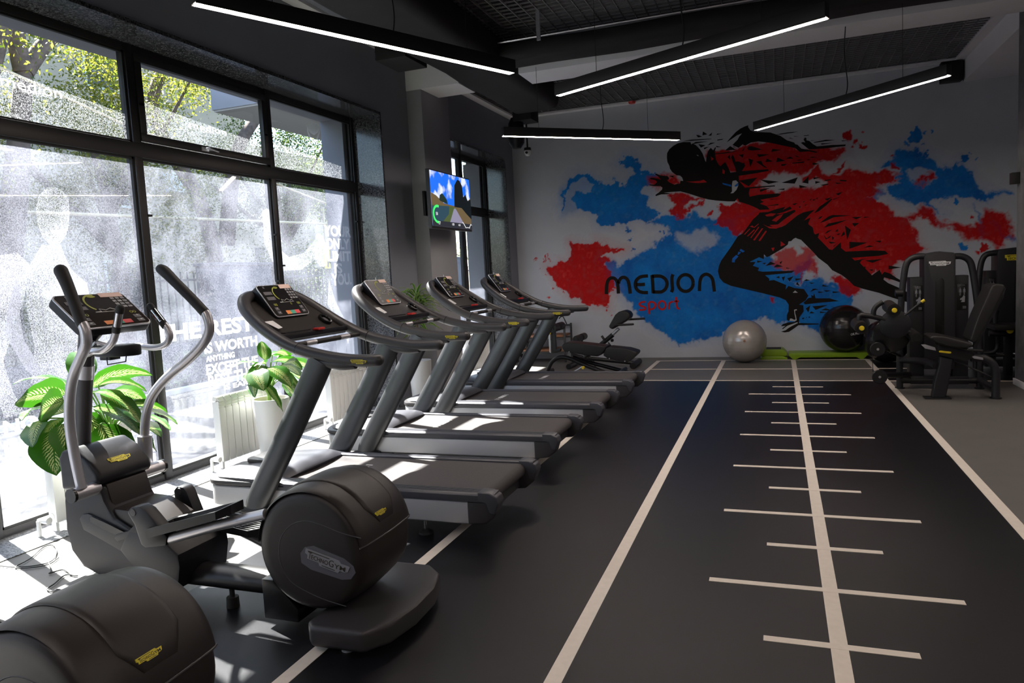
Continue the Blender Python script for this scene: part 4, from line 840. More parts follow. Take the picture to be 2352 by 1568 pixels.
    for i in range(3): mt[i][0] = u[i]; mt[i][1] = vv[i]; mt[i][2] = nn[i]; mt[i][3] = o[i]
    def rr2(w_, h_, r, n=5): 
        P = []
        for (cx, cy, a0) in ((w_-r,r,-90),(w_-r,h_-r,0),(r,h_-r,90),(r,r,180)):
            for k in range(n): a = math.radians(a0+90*k/(n-1)); P.append((cx+r*math.cos(a), cy+r*math.sin(a)))
        return P
    b = B(); b.prism(rr2(.356,.262,.028), 'z', -.055, -.004, .008, 2, mtx=mt); b.out('display_case', 'black_plastic', t)
    b = B(); b.prism(rr2(.356,.262,.028), 'z', -.006, .001, .002, 1, mtx=mt); b.out('display_rim', 'silver', t, label='silver rim')
    mt2 = mt.copy(); mt2.translation = o+u*.006+vv*.006
    b = B(); b.prism(rr2(.344,.250,.024), 'z', -.004, .0025, 0, mtx=mt2); face = b.out('display', 'screen', t)
    console_face(face, o+nn*.003, u, vv, .356, .262)
    b = B(); b.tube([pt(-3.19, .06, 1.48), pt(-3.2,.06,1.53)], .003, 6); b.out('antenna', 'badge_white', t)
    # white sheet under the display
    b = B(); b.flat([pt(-3.0,-.335,1.285), pt(-3.0,-.25,1.285), pt(-2.93,-.25,1.24), pt(-2.93,-.29,1.235)]); b.out('paper_note', 'badge_white', t)
    # rear levelling feet
    for s in (-1, 1):
        b = B(); b.tube([pt(-1.98,s*.31,.02), pt(-1.98,s*.31,.11)], .008, 8); b.out('foot_screw', 'chrome', t)
        b = B(); b.lathe([(0,.03),(.02,.028),(.042,.012),(.045,.0),(0,0)], pt(-1.98,s*.31,0), 'z', 20); b.out('foot_pad', 'grip_rubber', t)
    return t
TM = make_treadmill()
for (dx, y, lab) in ((-.08,5.48,'second treadmill from the camera, its belt half in sunlight, in front of the radiator'), (-.03,6.75,'third treadmill from the camera, with the TV on the pilaster beyond it'), (.0,8.08,'farthest treadmill, in front of the weight bench and the mural')):
    c = copy_tree(TM); c.location = (-2.55+dx, y, 0); c['label'] = lab
# ================================================================= elliptical trainers
def make_elliptical():
    YC = 2.66; YN, YFF = 2.46, 2.86
    t = thing('elliptical_trainer', (-2.3, YC, 0), 'black and silver elliptical trainer in front of the first treadmill, seen whole', 'elliptical trainer', 'elliptical trainers')
    def side(pxs, Y): return [(p.x, p.z) for p in (at(x, y, Y=Y) for x, y in pxs)]
    # front body, traced from its side
    YB0, YB1 = 2.52, 2.80
    low = side([(150,1092),(146,1150),(150,1215),(163,1265),(190,1303),(225,1322),(300,1335),(392,1352),(412,1352),(414,1300),(405,1275),(370,1255),(330,1240),(300,1215),(262,1190),(240,1150),(232,1120)], YB0)
    b = B(); b.prism(low, 'y', YB0, YB1, .022, 3); b.out('front_body', 'black_plastic', t)
    # raised side panel with rounded outline
    pan = side([(186,1190),(192,1180),(205,1178),(250,1200),(300,1225),(360,1258),(404,1283),(408,1310),(380,1312),(300,1275),(240,1240),(195,1215)], YB0)
    for s in (YB0-.004, YB1+.004):
        b = B(); b.prism(pan, 'y', s-.004, s+.004, .003, 2); b.out('side_panel', 'frame_anthracite', t)
    slot = side([(210,1187),(215,1184),(250,1200),(300,1225),(345,1252),(340,1258),(300,1240),(240,1212),(214,1198)], YB0)
    b = B(); b.prism(slot, 'y', YB0-.012, YB0-.009); b.prism(slot, 'y', YB1+.009, YB1+.012); b.out('crank_slot', 'cup_black', t)
    # tail box
    tail = side([(300,1215),(360,1222),(414,1272),(418,1300),(414,1352),(395,1352),(330,1325),(280,1260)], YB0)
    b = B(); b.prism(tail, 'y', YB0-.015, YB1+.03, .012, 2); b.out('tail_housing', 'black_plastic', t)
    # upper hood with the axle
    A = at(190, 1130, Y=2.45); ax, az = A.x, A.z
    hood = side([(140,1078),(136,1052),(144,1034),(165,1028),(198,1050),(226,1086),(233,1106),(222,1126),(145,1126)], YB0)
    b = B(); b.prism(hood, 'y', YB0-.01, YB1+.03, .03, 4); b.out('upper_hood', 'black_plastic', t, ang=50)
    neck = side([(185,1118),(232,1116),(250,1170),(222,1192),(190,1185)], YB0)
    b = B(); b.prism(neck, 'y', YB0+.03, YB1-.01, .01, 2); b.out('neck', 'brown_plastic', t)
    mid = side([(205,1190),(246,1170),(290,1176),(345,1212),(355,1240),(300,1228),(230,1210)], YB0)
    b = B(); b.prism(mid, 'y', YB0+.02, YB1, .015, 2); b.out('mid_cover', 'brown_plastic', t)
    pa = Vector((ax+.10, YB0-.012, az+.045))
    q0, q1 = at(228,1077,Y=2.62), at(284,1066,Y=2.74)
    h1, h2 = at(198,1050,Y=YB0), at(226,1086,Y=YB0); hv = (h1-h2).normalized(); hn = Vector((0,1,0)).cross(hv); hc = h2.lerp(h1,.42); badge(t, Vector((hc.x, 2.67, hc.z))+hn*.003, (0,1,0), hv, .13)
    for a_, c_, e_ in ((2.40, 2.53, 2.385), (2.79, 2.92, 2.935)):
        b = B(); b.tube([(ax, a_, az), (ax, c_, az)], .032, 20); ao = b.out('axle', 'silver', t)
        b = B(); b.tube([(ax, e_, az), (ax, 2.40 if e_ < 2.5 else 2.92, az)], .034, 20); b.out('axle_cap', 'cup_black', ao)
    # post
    P0 = at(186, 1025, Y=YC); P1 = at(200, 770, Y=YC)
    b = B(); b.tube([P0-Vector((0,0,.05)), P0.lerp(P1,.5), P1], .043, 20, 3, oval=((0,1,0),.85)); b.out('post', 'grey_plastic', t)
    b = B(); c0, c1 = P0.lerp(P1, .62), P0.lerp(P1, .74); b.tube([c0, c1], .046, 20, oval=((0,1,0),.85)); b.out('post_sleeve', 'silver', t, label='silver sleeve')
    # moving arms
    near = [(188,1122),(172,1050),(161,980),(160,920),(168,865),(186,820),(198,790),(196,760),(188,742)]
    b = B(); b.tube([at(x, y, Y=2.435) for x, y in near], .0235, 16, 4); ar = b.out('swing_arm', 'silver', t)
    g = [(188,744),(172,700),(155,655),(140,622)]; b = B(); b.tube([at(x, y, Y=2.435) for x, y in g], [.0255,.0255,.027,.030], 16, 4, round_cap=True); b.out('hand_grip', 'grip_rubber', ar)
    far = [(332,1005),(336,950),(352,905),(385,865),(430,828),(466,790),(481,758),(476,728),(468,714)]
    b = B(); b.tube([at(x, y, Y=2.885) for x, y in far], .0235, 16, 4); ar = b.out('swing_arm', 'silver', t)
    g = [(469,716),(440,685),(405,650),(380,625),(370,618)]; b = B(); b.tube([at(x, y, Y=2.885) for x, y in g], [.0255,.0255,.026,.029,.026], 16, 4, round_cap=True); b.out('hand_grip', 'grip_rubber', ar)
    b = B(); b.tube([at(332,1000,Y=2.885), at(335,1066,Y=2.885)], .036, 20); b.out('arm_socket', 'silver', t)
    # fixed inner handles
    for Y0, path, grip in ((2.50, [(196,812),(215,806),(238,804),(258,786),(266,765),(268,758)], [(267,760),(276,708)]), (2.82, [(262,797),(320,795),(352,798),(378,792),(390,775),(386,757),(378,745)], [(379,748),(345,704)])):
        b = B(); pts = [Vector((P1.x+.03, YC, P1.z-.03))]+[at(x, y, Y=Y0) for x, y in path]; b.tube(pts, .0165, 14, 4); h = b.out('fixed_handle', 'silver', t)
        b = B(); b.tube([at(x, y, Y=Y0) for x, y in grip], .019, 14, round_cap=True); b.out('hand_grip', 'grip_rubber', h)
        ga, gb = at(*grip[0], Y=Y0), at(*grip[1], Y=Y0); n = Vector((.75,-.66,0)); 
        b = B(); b.tube([ga.lerp(gb,.2)+n*.004, ga.lerp(gb,.8)+n*.004], .0175, 14); b.out('pulse_plate', 'chrome', h, label='shiny metal pulse plate')
    # cup holder
    c = at(270, 800, Y=YC); mt = Matrix.Translation(c)
    b = B(); b.prism([(.13*math.cos(a)*(1.0), .075*math.sin(a)) for a in [k*2*PI/24 for k in range(24)]], 'z', -.035, .018, .008, 2, mtx=mt); b.out('bottle_holder', 'black_plastic', t)
    b = B(); b.prism([(.03+.065*math.cos(a), .05*math.sin(a)) for a in [k*2*PI/24 for k in range(24)]], 'z', .017, .0195, 0, mtx=mt); b.out('holder_hole', 'cup_black', t)
    b = B(); b.box(c.x-.09, c.x-.02, YC-.03, YC+.03, c.z-.055, c.z-.018, .004); b.tube([c+Vector((-.03,-.04,-.02)), c+Vector((-.03,-.04,-.075)), c+Vector((.09,-.04,-.06)), c+Vector((.1,-.04,-.02))], .003, 6); b.box(P1.x, c.x-.08, YC-.035, YC+.035, c.z-.015, c.z+.01, .004); b.out('holder_bracket', 'black_plastic', t)
    # console
    o = at(192, 757, Y=2.46); vv = (at(113, 680, Y=2.46)-o); h_ = vv.length; vv = vv.normalized(); u = Vector((0,1,0)); w_ = .40; n = u.cross(vv)
    mt = Matrix.Identity(4)
    for i in range(3): mt[i][0] = u[i]; mt[i][1] = vv[i]; mt[i][2] = n[i]; mt[i][3] = o[i]
    def rr2(w_, h_, r, k_=5):
        P = []
        for (cx, cy, a0) in ((w_-r,r,-90),(w_-r,h_-r,0),(r,h_-r,90),(r,r,180)):
            for k in range(k_): a = math.radians(a0+90*k/(k_-1)); P.append((cx+r*math.cos(a), cy+r*math.sin(a)))
        return P
    b = B(); b.prism(rr2(w_, h_, .03), 'z', -.05, -.004, .010, 2, mtx=mt); b.out('display_case', 'black_plastic', t)
    b = B(); b.prism(rr2(w_, h_, .03), 'z', -.008, .001, .002, 1, mtx=mt); b.out('display_rim', 'silver', t, label='silver rim')
    mt2 = mt.copy(); mt2.translation = o+u*.007+vv*.007
    b = B(); b.prism(rr2(w_-.014, h_-.014, .025), 'z', -.004, .003, 0, mtx=mt2); fc = b.out('display', mat('glossy_screen', (.03,.022,.018), .12, spec=.9, coat=.6), t)
    console_face(fc, o+n*.0035, u, vv, w_, h_)
    b = B(); b.tube([P1-Vector((0,0,.02)), o+u*.2+vv*.1-n*.04], .04, 16); b.out('console_neck', 'black_plastic', t)
    # pedal arms, cranks and pedals
    for s, Y0, off in ((-1, 2.47, (0,0)), (1, 2.86, None)):
        if s < 0:
            rod = [at(388,1237,Y=Y0), at(500,1206,Y=Y0), at(612,1180,Y=Y0)]
            link = side([(303,1172),(312,1160),(328,1158),(345,1168),(395,1228),(392,1248),(345,1253),(335,1245),(320,1200)], Y0)
            tray = [(345,1208),(352,1200),(380,1192),(420,1178),(470,1172),(505,1160),(530,1157),(532,1168),(480,1190),(420,1208),(352,1228)]
            crank = side([(300,1205),(315,1195),(322,1205),(310,1225),(275,1245),(255,1250),(247,1242),(252,1232),(280,1225)], Y0)
        else:
            rod = [at(500,1190,Y=Y0), at(560,1222,Y=Y0), at(612,1250,Y=Y0)]
            link = side([(408,1122),(416,1113),(430,1115),(438,1125),(462,1185),(455,1195),(415,1180)], Y0)
            tray = [(462,1178),(520,1180),(545,1195),(590,1195),(600,1205),(596,1222),(575,1238),(545,1240),(500,1220),(460,1200)]
            crank = side([(420,1150),(410,1165),(385,1185),(375,1172),(395,1165)], Y0)
        b = B(); b.tube(rod, .024, 16); b.out('pedal_rod', 'silver', t)
        b = B(); b.prism(link, 'y', Y0-.03 if s < 0 else Y0-.03, Y0+.035, .010, 2); lk = b.out('crank_link', 'black_plastic', t)
        c = at(318,1172,Y=Y0) if s < 0 else at(422,1124,Y=Y0); b = B(); b.lathe([(0,-.034),(.016,-.033),(.018,-.028)], (c.x, Y0, c.z), 'y', 20); b.out('link_bolt', 'grey_plastic', lk)
        b = B(); b.prism(crank, 'y', Y0+.036 if s < 0 else Y0-.045, Y0+.05 if s < 0 else Y0-.03, .004, 2); b.out('crank_arm', 'black_plastic', t)
        # pedal tray as an open dish
        pr = side(tray, Y0-.03)
        xs = [p[0] for p in pr]; x0, x1 = min(xs), max(xs)
        if s < 0: zA, zB = at(350,1214,Y=Y0).z, at(530,1163,Y=Y0).z
        else: zA, zB = at(470,1188,Y=Y0).z, at(598,1215,Y=Y0).z
        ya, yb = Y0-.075, Y0+.085
        def L(x): return zA+(zB-zA)*(x-x0)/(x1-x0)
        b = B(); n_ = 8
        rings = []
        P = [(x0, ya+.02),(x0+.02, ya),(x1-.05, ya),(x1, ya+.04),(x1, yb-.04),(x1-.05, yb),(x0+.02, yb),(x0, yb-.02)]
        rings.append([Vector((x, y, L(x)-.022)) for x, y in P]); rings.append([Vector((x, y, L(x)+.02+.012*math.sin((x-x0)/(x1-x0)*PI*2))) for x, y in P])
        cx, cy = (x0+x1)/2, Y0+.005
        rings.append([Vector((cx+(x-cx)*.94, cy+(y-cy)*.88, L(x)+.018+.012*math.sin((x-x0)/(x1-x0)*PI*2))) for x, y in P]); rings.append([Vector((cx+(x-cx)*.92, cy+(y-cy)*.84, L(cx+(x-cx)*.92)-.006)) for x, y in P])
        b.loft(rings); pd = b.out('pedal', 'frame_black', t, ang=30)
        b = B()
        for k in range(6):
            y = Y0-.05+k*.022; b.prism([(x0+.05, L(x0+.05)-.006),(x0+.05, L(x0+.05)-.002),(x1-.04, L(x1-.04)-.002),(x1-.04, L(x1-.04)-.006)], 'y', y, y+.01)
        b.out('tread', 'grip_rubber', pd)
    # connecting beam
    b = B(); c0, c1 = at(418,1338,Y=2.66), at(640,1372,Y=2.66); z_ = .135
    b.tube([(-2.86, YC, z_), (-1.95, YC, z_)], .075, 20, oval=((0,0,1),.72)); b.out('beam', 'frame_black', t)
    b = B(); b.lathe([(0,0),(.03,0),(.028,.05),(0,.05)], (-2.45, YC-.03, 0.0), 'z', 16); b.tube([(-2.45, YC-.03, .05), (-2.45, YC-.03, .1)], .012, 8); b.out('centre_foot', 'grip_rubber', t)
    b = B(); b.prism([(-2.16,.04),(-1.98,.04),(-1.98,.10),(-2.1,.22),(-2.16,.22)], 'y', 2.50, 2.82, .005); b.out('drum_bracket', 'cup_black', t)
    # front stabiliser
    b = B(); b.prism([(-3.37,.0),(-3.37,.07),(-3.33,.09),(-3.18,.09),(-3.12,.07),(-3.12,.0)], 'y', 2.42, 3.00, .012, 2); b.out('front_stabiliser', 'black_plastic', t)
    # rear drum
    cx, cz, R0 = -1.862, .388, .262
    N = 56
    def ringy(y, r, low=0):
        r = r*.975
        out_ = []
        for k in range(N):
            a = 2*PI*k/N; rr_ = r
            # the part below the seam is fuller at the back
            d = (a-math.radians(8)) % (2*PI)
            if d > PI: rr_ = r*(1+low*max(0, math.sin(min(1,(2*PI-d)/1.4)*PI)))
            out_.append(Vector((cx+rr_*math.cos(a), y, cz+rr_*math.sin(a))))
        return out_
    b = B(); prof = [(2.445,.20),(2.447,.235),(2.455,.25),(2.47,.260),(2.50,.266),(2.58,.272),(2.66,.276),(2.74,.272),(2.82,.266),(2.85,.260),(2.865,.25),(2.873,.235),(2.875,.20)]
    b.loft([ringy(y, r, .035) for y, r in prof]); dr = b.out('drum_housing', 'brown_plastic', t, ang=40)
    # upper cover: thin shell from seam to seam
    b = B(); G = []
    for k in range(33):
        a = math.radians(9+k*(176-9)/32); row = []
        for (y, r) in [(2.452,.262),(2.462,.270),(2.49,.276),(2.545,.280),(2.555,.281),(2.66,.284),(2.765,.281),(2.775,.280),(2.83,.276),(2.858,.270),(2.868,.262)]: r = r*.975; row.append((cx+r*math.cos(a), y, cz+r*math.sin(a)))
        G.append(row)
    b.quads(G); 
    bmesh.ops.recalc_face_normals(b.bm, faces=b.bm.faces); b.out('top_cover', 'brown_plastic', dr, ang=60)
    b = B(); G = []
    for k in range(25):
        a = math.radians(20+k*(150-20)/24); e = min(1, (k+0)/2.5); hw = .105*(1 if k > 2 else (.55+.45*k/3)); row = []
        for (q, dr_) in ((-1,-.001),(-.94,.0045),(-.8,.0055),(0,.0065),(.8,.0055),(.94,.0045),(1,-.001)): r = .2765+dr_*(1 if k > 0 else 0); row.append((cx+r*math.cos(a), 2.66+q*hw, cz+r*math.sin(a)))
        G.append(row)
    b.quads(G); bmesh.ops.recalc_face_normals(b.bm, faces=b.bm.faces); b.out('cover_panel', 'brown_plastic', dr, ang=60)
    a = math.radians(27); c = Vector((cx+.2835*math.cos(a), 2.63, cz+.2835*math.sin(a)))
    badge(dr, c, (0,1,0), (-math.sin(a),0,math.cos(a)), .085)
    # seam ridge across the rim and the hooked groove on the side
    a = math.radians(8); b = B()
    b.tube([(cx+(r*.975+.003)*math.cos(a), y, cz+(r*.975+.003)*math.sin(a)) for y, r in [(2.448,.258)]+[(2.47,.268),(2.50,.273),(2.58,.279),(2.66,.283),(2.74,.279),(2.82,.273),(2.85,.268)]+[(2.872,.258)]], .004, 8)
    hook = [(829,1236),(785,1224),(740,1206),(700,1196),(668,1206),(647,1232),(641,1265),(648,1300),(668,1334),(705,1358),(750,1378),(795,1392)]
    b.tube([at(x, y, Y=2.446) for x, y in hook], .0022, 6, 4); b.out('seam', 'grey_plastic', dr)
    pill = [at(x, y, Y=2.4445) for x, y in [(690,1270),(700,1256),(720,1253),(790,1282),(812,1300),(817,1315),(806,1330),(785,1331),(715,1308),(692,1292)]]
    b = B(); b.flat(pill); b.out('name_panel', 'key_grey', dr)
    p0, p1 = at(700,1262,Y=2.4425), at(800,1300,Y=2.4425); u = (p1-p0).normalized(); v = Vector((-u.z, 0, u.x)); 
    badge(dr, at(751,1291,Y=2.4425), u, v, (p1-p0).length*1.02, 'badge_grey')
    # base plate
    pl = [(-1.80,2.34),(-1.56,2.345),(-1.49,2.45),(-1.462,2.62),(-1.468,2.80),(-1.51,2.95),(-1.60,3.03),(-1.83,3.03),(-1.84,2.98),(-1.84,2.38)]
    b = B(); b.prism(pl, 'z', .035, .125, .02, 3); b.out('rear_base', 'grey_plastic', t)
    b = B(); 
    for y in (2.42, 2.93): b.lathe([(0,0),(.028,0),(.026,.04),(0,.04)], (-1.68, y, 0), 'z', 16)
    b.out('rear_feet', 'white_enamel', t)
    return t
EL = make_elliptical()
c = copy_tree(EL); c.location = (-2.316, 2.66-1.21, 0); c['label'] = 'elliptical trainer in the near left corner, only its dark rear drum in view'
# power cords on the floor
b = B(); b.tube([at(x, y, Z=.006) for x, y in [(-20,1296),(40,1302),(110,1292),(130,1270),(122,1252),(100,1256),(70,1282),(35,1302),(60,1304),(110,1296),(135,1280)]], .003, 6, 6)
o = b.out('power_cord', 'cable'); tag(lone(o), 'thin black cord looped on the sunlit floor beside the elliptical trainer', 'cord')
b = B(); b.tube([at(x, y, Z=.006) for x, y in [(112,1292),(118,1310),(114,1316),(145,1308),(165,1320),(178,1322),(150,1320),(125,1340),(108,1352),(118,1358),(132,1356)]], .0035, 6, 6)
o = b.out('power_cord', 'cable'); tag(lone(o), 'black cord curling from the first cord towards the front foot of the elliptical', 'cord')
# ================================================================= gym balls and step boards
def ball(px, py, Y, r, m, lab, onz=None):
    c = at(px, py, Y=Y); z = r if onz is None else onz+r
    t = thing('exercise_ball', (c.x, Y, z-r), lab, 'exercise ball', 'exercise balls by the mural wall'); b = B(); prof = []
    for k in range(0, 61):
        a = -PI/2+PI*k/60; rr_ = r*math.cos(a); hh = r*math.sin(a)
        if 5 < k < 55 and k % 3 == 0: rr_ *= .994
        prof.append((max(rr_, 0) if 0 < k < 60 else 0, hh))
    b.lathe(prof, (c.x, Y, z), 'z', 64); b.out('ball_skin', m, t, ang=60); return t, Vector((c.x, Y, z))
t, c = ball(1710, 781, 11.36, .318, 'ball_silver', 'pearly silver exercise ball on the floor left of the green step blocks')
b = B(); d = (Vector((0,0,1.5))-c).normalized(); b.lathe([(0,.004),(.012,.003),(.016,-.003)], (0,0,0), 'z', 16); b.xf(Matrix.Translation(c+d*.323) @ d.to_track_quat('Z','Y').to_matrix().to_4x4()); b.out('valve', mat('valve_tan', (.35,.15,.08), .5), t)
t, c = ball(1940, 768, 11.66, .345, 'ball_black', 'shiny black exercise ball resting on the long green board', .104)
n = Vector((.33,-.93,-.17)).normalized(); u = Vector((.93,.33,.12)).normalized(); v = n.cross(u) if n.cross(u).z > 0 else u.cross(n)
b = B(); text_on(b, 'OK.PRO', c+n*.346-u*.065-v*.01, u, v, .13, .035, bold=.02); b.out('ball_lettering', 'badge_white', t)
ball(2037, 778, 11.24, .305, 'ball_black', 'black exercise ball half hidden behind the pulley of the leg machine')
def board(name, x0, x1, y0, y1, z0, z1, lab, long_=False, m='green_plastic'):
    t = thing(name, ((x0+x1)/2, (y0+y1)/2, z0), lab, 'step platform', 'green step platforms'); b = B(); e = .045
    lo = [Vector((x0,y0,z0)),Vector((x1,y0,z0)),Vector((x1,y1,z0)),Vector((x0,y1,z0))]
    b.prism([(x0+.01,z0),(x0,z0+(z1-z0)*.4),(x0+e,z1-.01),(x0+e+.02,z1),(x1-e-.02,z1),(x1-e,z1-.01),(x1,z0+(z1-z0)*.4),(x1-.01,z0)] if not long_ else
            [(x0+.09,z0),(x0+.07,z0),(x0,z1-.03),(x0,z1-.008),(x0+.02,z1),(x1-.02,z1),(x1,z1-.008),(x1,z1-.03),(x1-.07,z0),(x1-.09,z0),(x1-.16,z0+.035),(x0+.16,z0+.035)], 'y', y0, y1, .008, 2)
    b.out('deck', m, t)
    b = B(); b.box(x0+e+.04, x1-e-.04, y0+.04, y1-.04, z1-.002, z1+.003, .002); b.out('top_mat', 'grip_rubber' if not long_ else m, t)
    return t
p0, p1 = at(1746, 822, Y=11.62), at(1809, 822, Y=11.62)
board('step_block', p0.x, p1.x, 11.6, 11.95, 0, .055, 'lower green plastic step block, under the other beside the silver ball')
board('step_block', p0.x+.005, p1.x-.005, 11.6, 11.95, .056, .155, 'upper green plastic step block with a black top, beside the silver ball')
p0, p1 = at(1811, 812, Y=11.62), at(1993, 812, Y=11.62)
board('step_board', p0.x, p1.x, 11.55, 11.93, 0, .10, 'long green step board under the black exercise ball', True)
# ================================================================= benches
def S2(K, pts, Y): return [(q.x, q.z) for q in (at(x, y, Y=Y) for x, y in kp(K, pts))]
def V3(K, pts, Y): return [at(x, y, Y=Y) for x, y in kp(K, pts)]
KB = (1220,680,7.35)
YBn = 10.0
t = thing('weight_bench', (-2.5, YBn, 0), 'black adjustable sit-up bench with ankle rollers behind the farthest treadmill', 'weight bench')
for (pts, nm) in (([(510,840),(540,800),(600,782),(720,790),(1270,850),(1250,900),(1180,990),(1120,1020),(900,1000),(540,930),(512,880)], 'back_pad'), ([(1262,880),(1300,862),(1620,895),(1770,940),(1785,965),(1770,1000),(1650,1110),(1600,1120),(1300,1060),(1215,1000)], 'seat_pad')):
    b = B(); b.prism(S2(KB, pts, YBn-.15), 'y', YBn-.15, YBn+.15, .025, 3); b.out(nm, 'pad_black', t)
b = B(); b.tube(V3(KB, [(270,1290),(290,1230),(350,1110),(450,1040),(560,1030),(700,1070),(900,1160),(1250,1290),(1420,1360)], YBn), .03, 14, 4)
b.tube([v+Vector((0,.22,0)) for v in V3(KB, [(640,1060),(760,1110),(1500,1300),(1600,1330)], YBn)], .028, 14); b.out('curved_frame', 'frame_black', t)
p = V3(KB, [(262,1300)], YBn)[0]
b = B(); b.tube([(p.x, YBn-.28, .04), (p.x, YBn+.28, .04)], .035, 14); q_ = V3(KB, [(1500,1330)], YBn)[0]; b.tube([(q_.x, YBn-.1, .04), (q_.x, YBn+.4, .04)], .03, 14); b.tube([(p.x, YBn, .04), Vector(V3(KB, [(280,1260)], YBn)[0])], .03, 12); b.out('floor_bar', 'frame_black', t)
b = B(); b.prism(S2(KB, [(345,560),(410,560),(430,900),(480,870),(510,880),(500,930),(420,960),(350,960)], YBn), 'y', YBn-.03, YBn+.03, .006); b.out('roller_post', 'frame_black', t)
b = B(); b.prism(S2(KB, [(295,590),(330,590),(350,960),(320,940)], YBn), 'y', YBn-.035, YBn-.02, .003); b.out('adjuster_strip', 'silver', t)
c = V3(KB, [(320,618)], YBn-.05)[0]; b = B(); b.lathe([(0,-.03),(.02,-.03),(.022,0),(0,0)], c, 'y', 14); b.out('adjuster_knob', 'yellow_plastic', t)
for (x, y, r, n2) in ((440,520,.058,'ankle_roller'),(440,520,.0,'')):
    if r:
        for s in (-1, 1):
            c = V3(KB, [(x,y)], YBn)[0]; b = B(); b.tube([(c.x, YBn+s*.05, c.z), (c.x, YBn+s*.24, c.z)], r, 18, round_cap=False); b.out(n2, 'pad_black', t)
b = B(); c = V3(KB, [(440,520)], YBn)[0]; b.tube([(c.x, YBn-.26, c.z), (c.x, YBn+.26, c.z)], .02, 10); b.tube([v for v in V3(KB, [(470,380),(500,345),(540,345),(600,470)], YBn+.1)], .008, 8); b.out('roller_axle', 'frame_black', t)
for xx in (640,1150,1320,1580):
    c = V3(KB, [(xx, {640:942,1150:1025,1320:1053,1580:1098}[xx])], YBn-.155)[0]; b = B(); b.lathe([(0,-.006),(.008,-.004),(.009,0.004)], c, 'y', 10); b.out('bolt', 'silver', t)
b = B(); b.tube(V3(KB, [(715,1280),(870,1190)], YBn-.1), .012, 10); b.out('strut', 'silver', t)
c = V3(KB, [(880,1205)], YBn-.12)[0]; b = B(); b.lathe([(0,-.03),(.02,-.03),(.022,.01),(0,.01)], c, 'y', 14); b.out('pin_knob', 'yellow_plastic', t)
YR = 10.9
t = thing('back_extension_bench', (-2.4, YR, 0), 'black back extension bench with a steep hip pad and grips, behind the sit-up bench', 'exercise bench')
b = B(); b.prism(S2(KB, [(1290,530),(1300,500),(1400,320),(1460,270),(1550,245),(1620,270),(1660,330),(1640,390),(1500,480),(1350,570)], YR-.2), 'y', YR-.14, YR+.14, .03, 3); b.out('hip_pad', 'pad_black', t)
for s, (a, c) in ((-1, ((1470,470),(1760,455))), (1, ((1600,410),(1870,395)))):
    b = B(); b.tube([V3(KB, [a], YR)[0]+Vector((0,s*.2,0)), V3(KB, [c], YR)[0]+Vector((0,s*.2,0))], .016, 12, round_cap=True); b.out('grip', 'grip_rubber', t)
b = B(); b.tube(V3(KB, [(1480,545),(1340,680)], YR), .026, 14); b.out('sliding_post', 'silver', t, label='silver sliding post')
b = B(); b.tube(V3(KB, [(1380,650),(1150,840),(900,1040)], YR), .036, 14); b.tube(V3(KB, [(850,690),(850,800),(960,1000),(1100,1180)], YR), .025, 12); b.tube(V3(KB, [(1300,780),(1380,880)], YR), .012, 10); b.tube(V3(KB, [(700,990),(900,1040),(1770,1130)], YR), .03, 14); b.out('main_frame', 'frame_black', t)
c = V3(KB, [(1770,1140)], YR)[0]; b = B(); b.tube([(c.x, YR-.28, .05), (c.x, YR+.28, .05)], .045, 16); b.out('rear_foot_bar', 'grip_rubber', t)
c2 = V3(KB, [(700,1100)], YR)[0]; b = B(); b.tube([(c2.x, YR-.25, .04), (c2.x, YR+.25, .04)], .04, 14); b.tube([(c2.x, YR, .04), V3(KB, [(720,1000)], YR)[0]], .03, 12); b.out('front_foot_bar', 'frame_black', t)
c = V3(KB, [(830,700)], YR)[0]
for s in (-1, 1): b = B(); b.tube([(c.x, YR+s*.05, c.z), (c.x, YR+s*.25, c.z)], .055, 18); b.out('ankle_roller', 'pad_black', t)
b = B(); b.tube([(c.x, YR-.27, c.z), (c.x, YR+.27, c.z)], .018, 10); b.out('roller_axle', 'frame_black', t)
b = B(); b.tube(V3(KB, [(1190,670),(1240,740)], YR-.05), .018, 10); b.lathe([(0,-.03),(.022,-.03),(.024,.01),(0,.01)], V3(KB, [(1370,745)], YR-.04)[0], 'y', 14); b.out('adjuster_knob', 'cup_black', t)
# shelf rack in the corner
t = thing('storage_rack', (-3.75, 11.7, 0), 'low dark metal rack with two wooden shelves in the corner behind the treadmills', 'rack')
b = B()
for x in (-4.12, -3.32):
    for y in (11.5, 11.92): b.box(x-.015, x+.015, y-.015, y+.015, 0, .62)
for z in (.18, .40, .60):
    for y in (11.5, 11.92): b.box(-4.12, -3.32, y-.012, y+.012, z-.03, z)
b.out('rack_frame', 'rack_metal', t)
for z in (.18, .42): b = B(); b.box(-4.10, -3.34, 11.5, 11.92, z, z+.035, .003); b.out('shelf', 'wood', t)
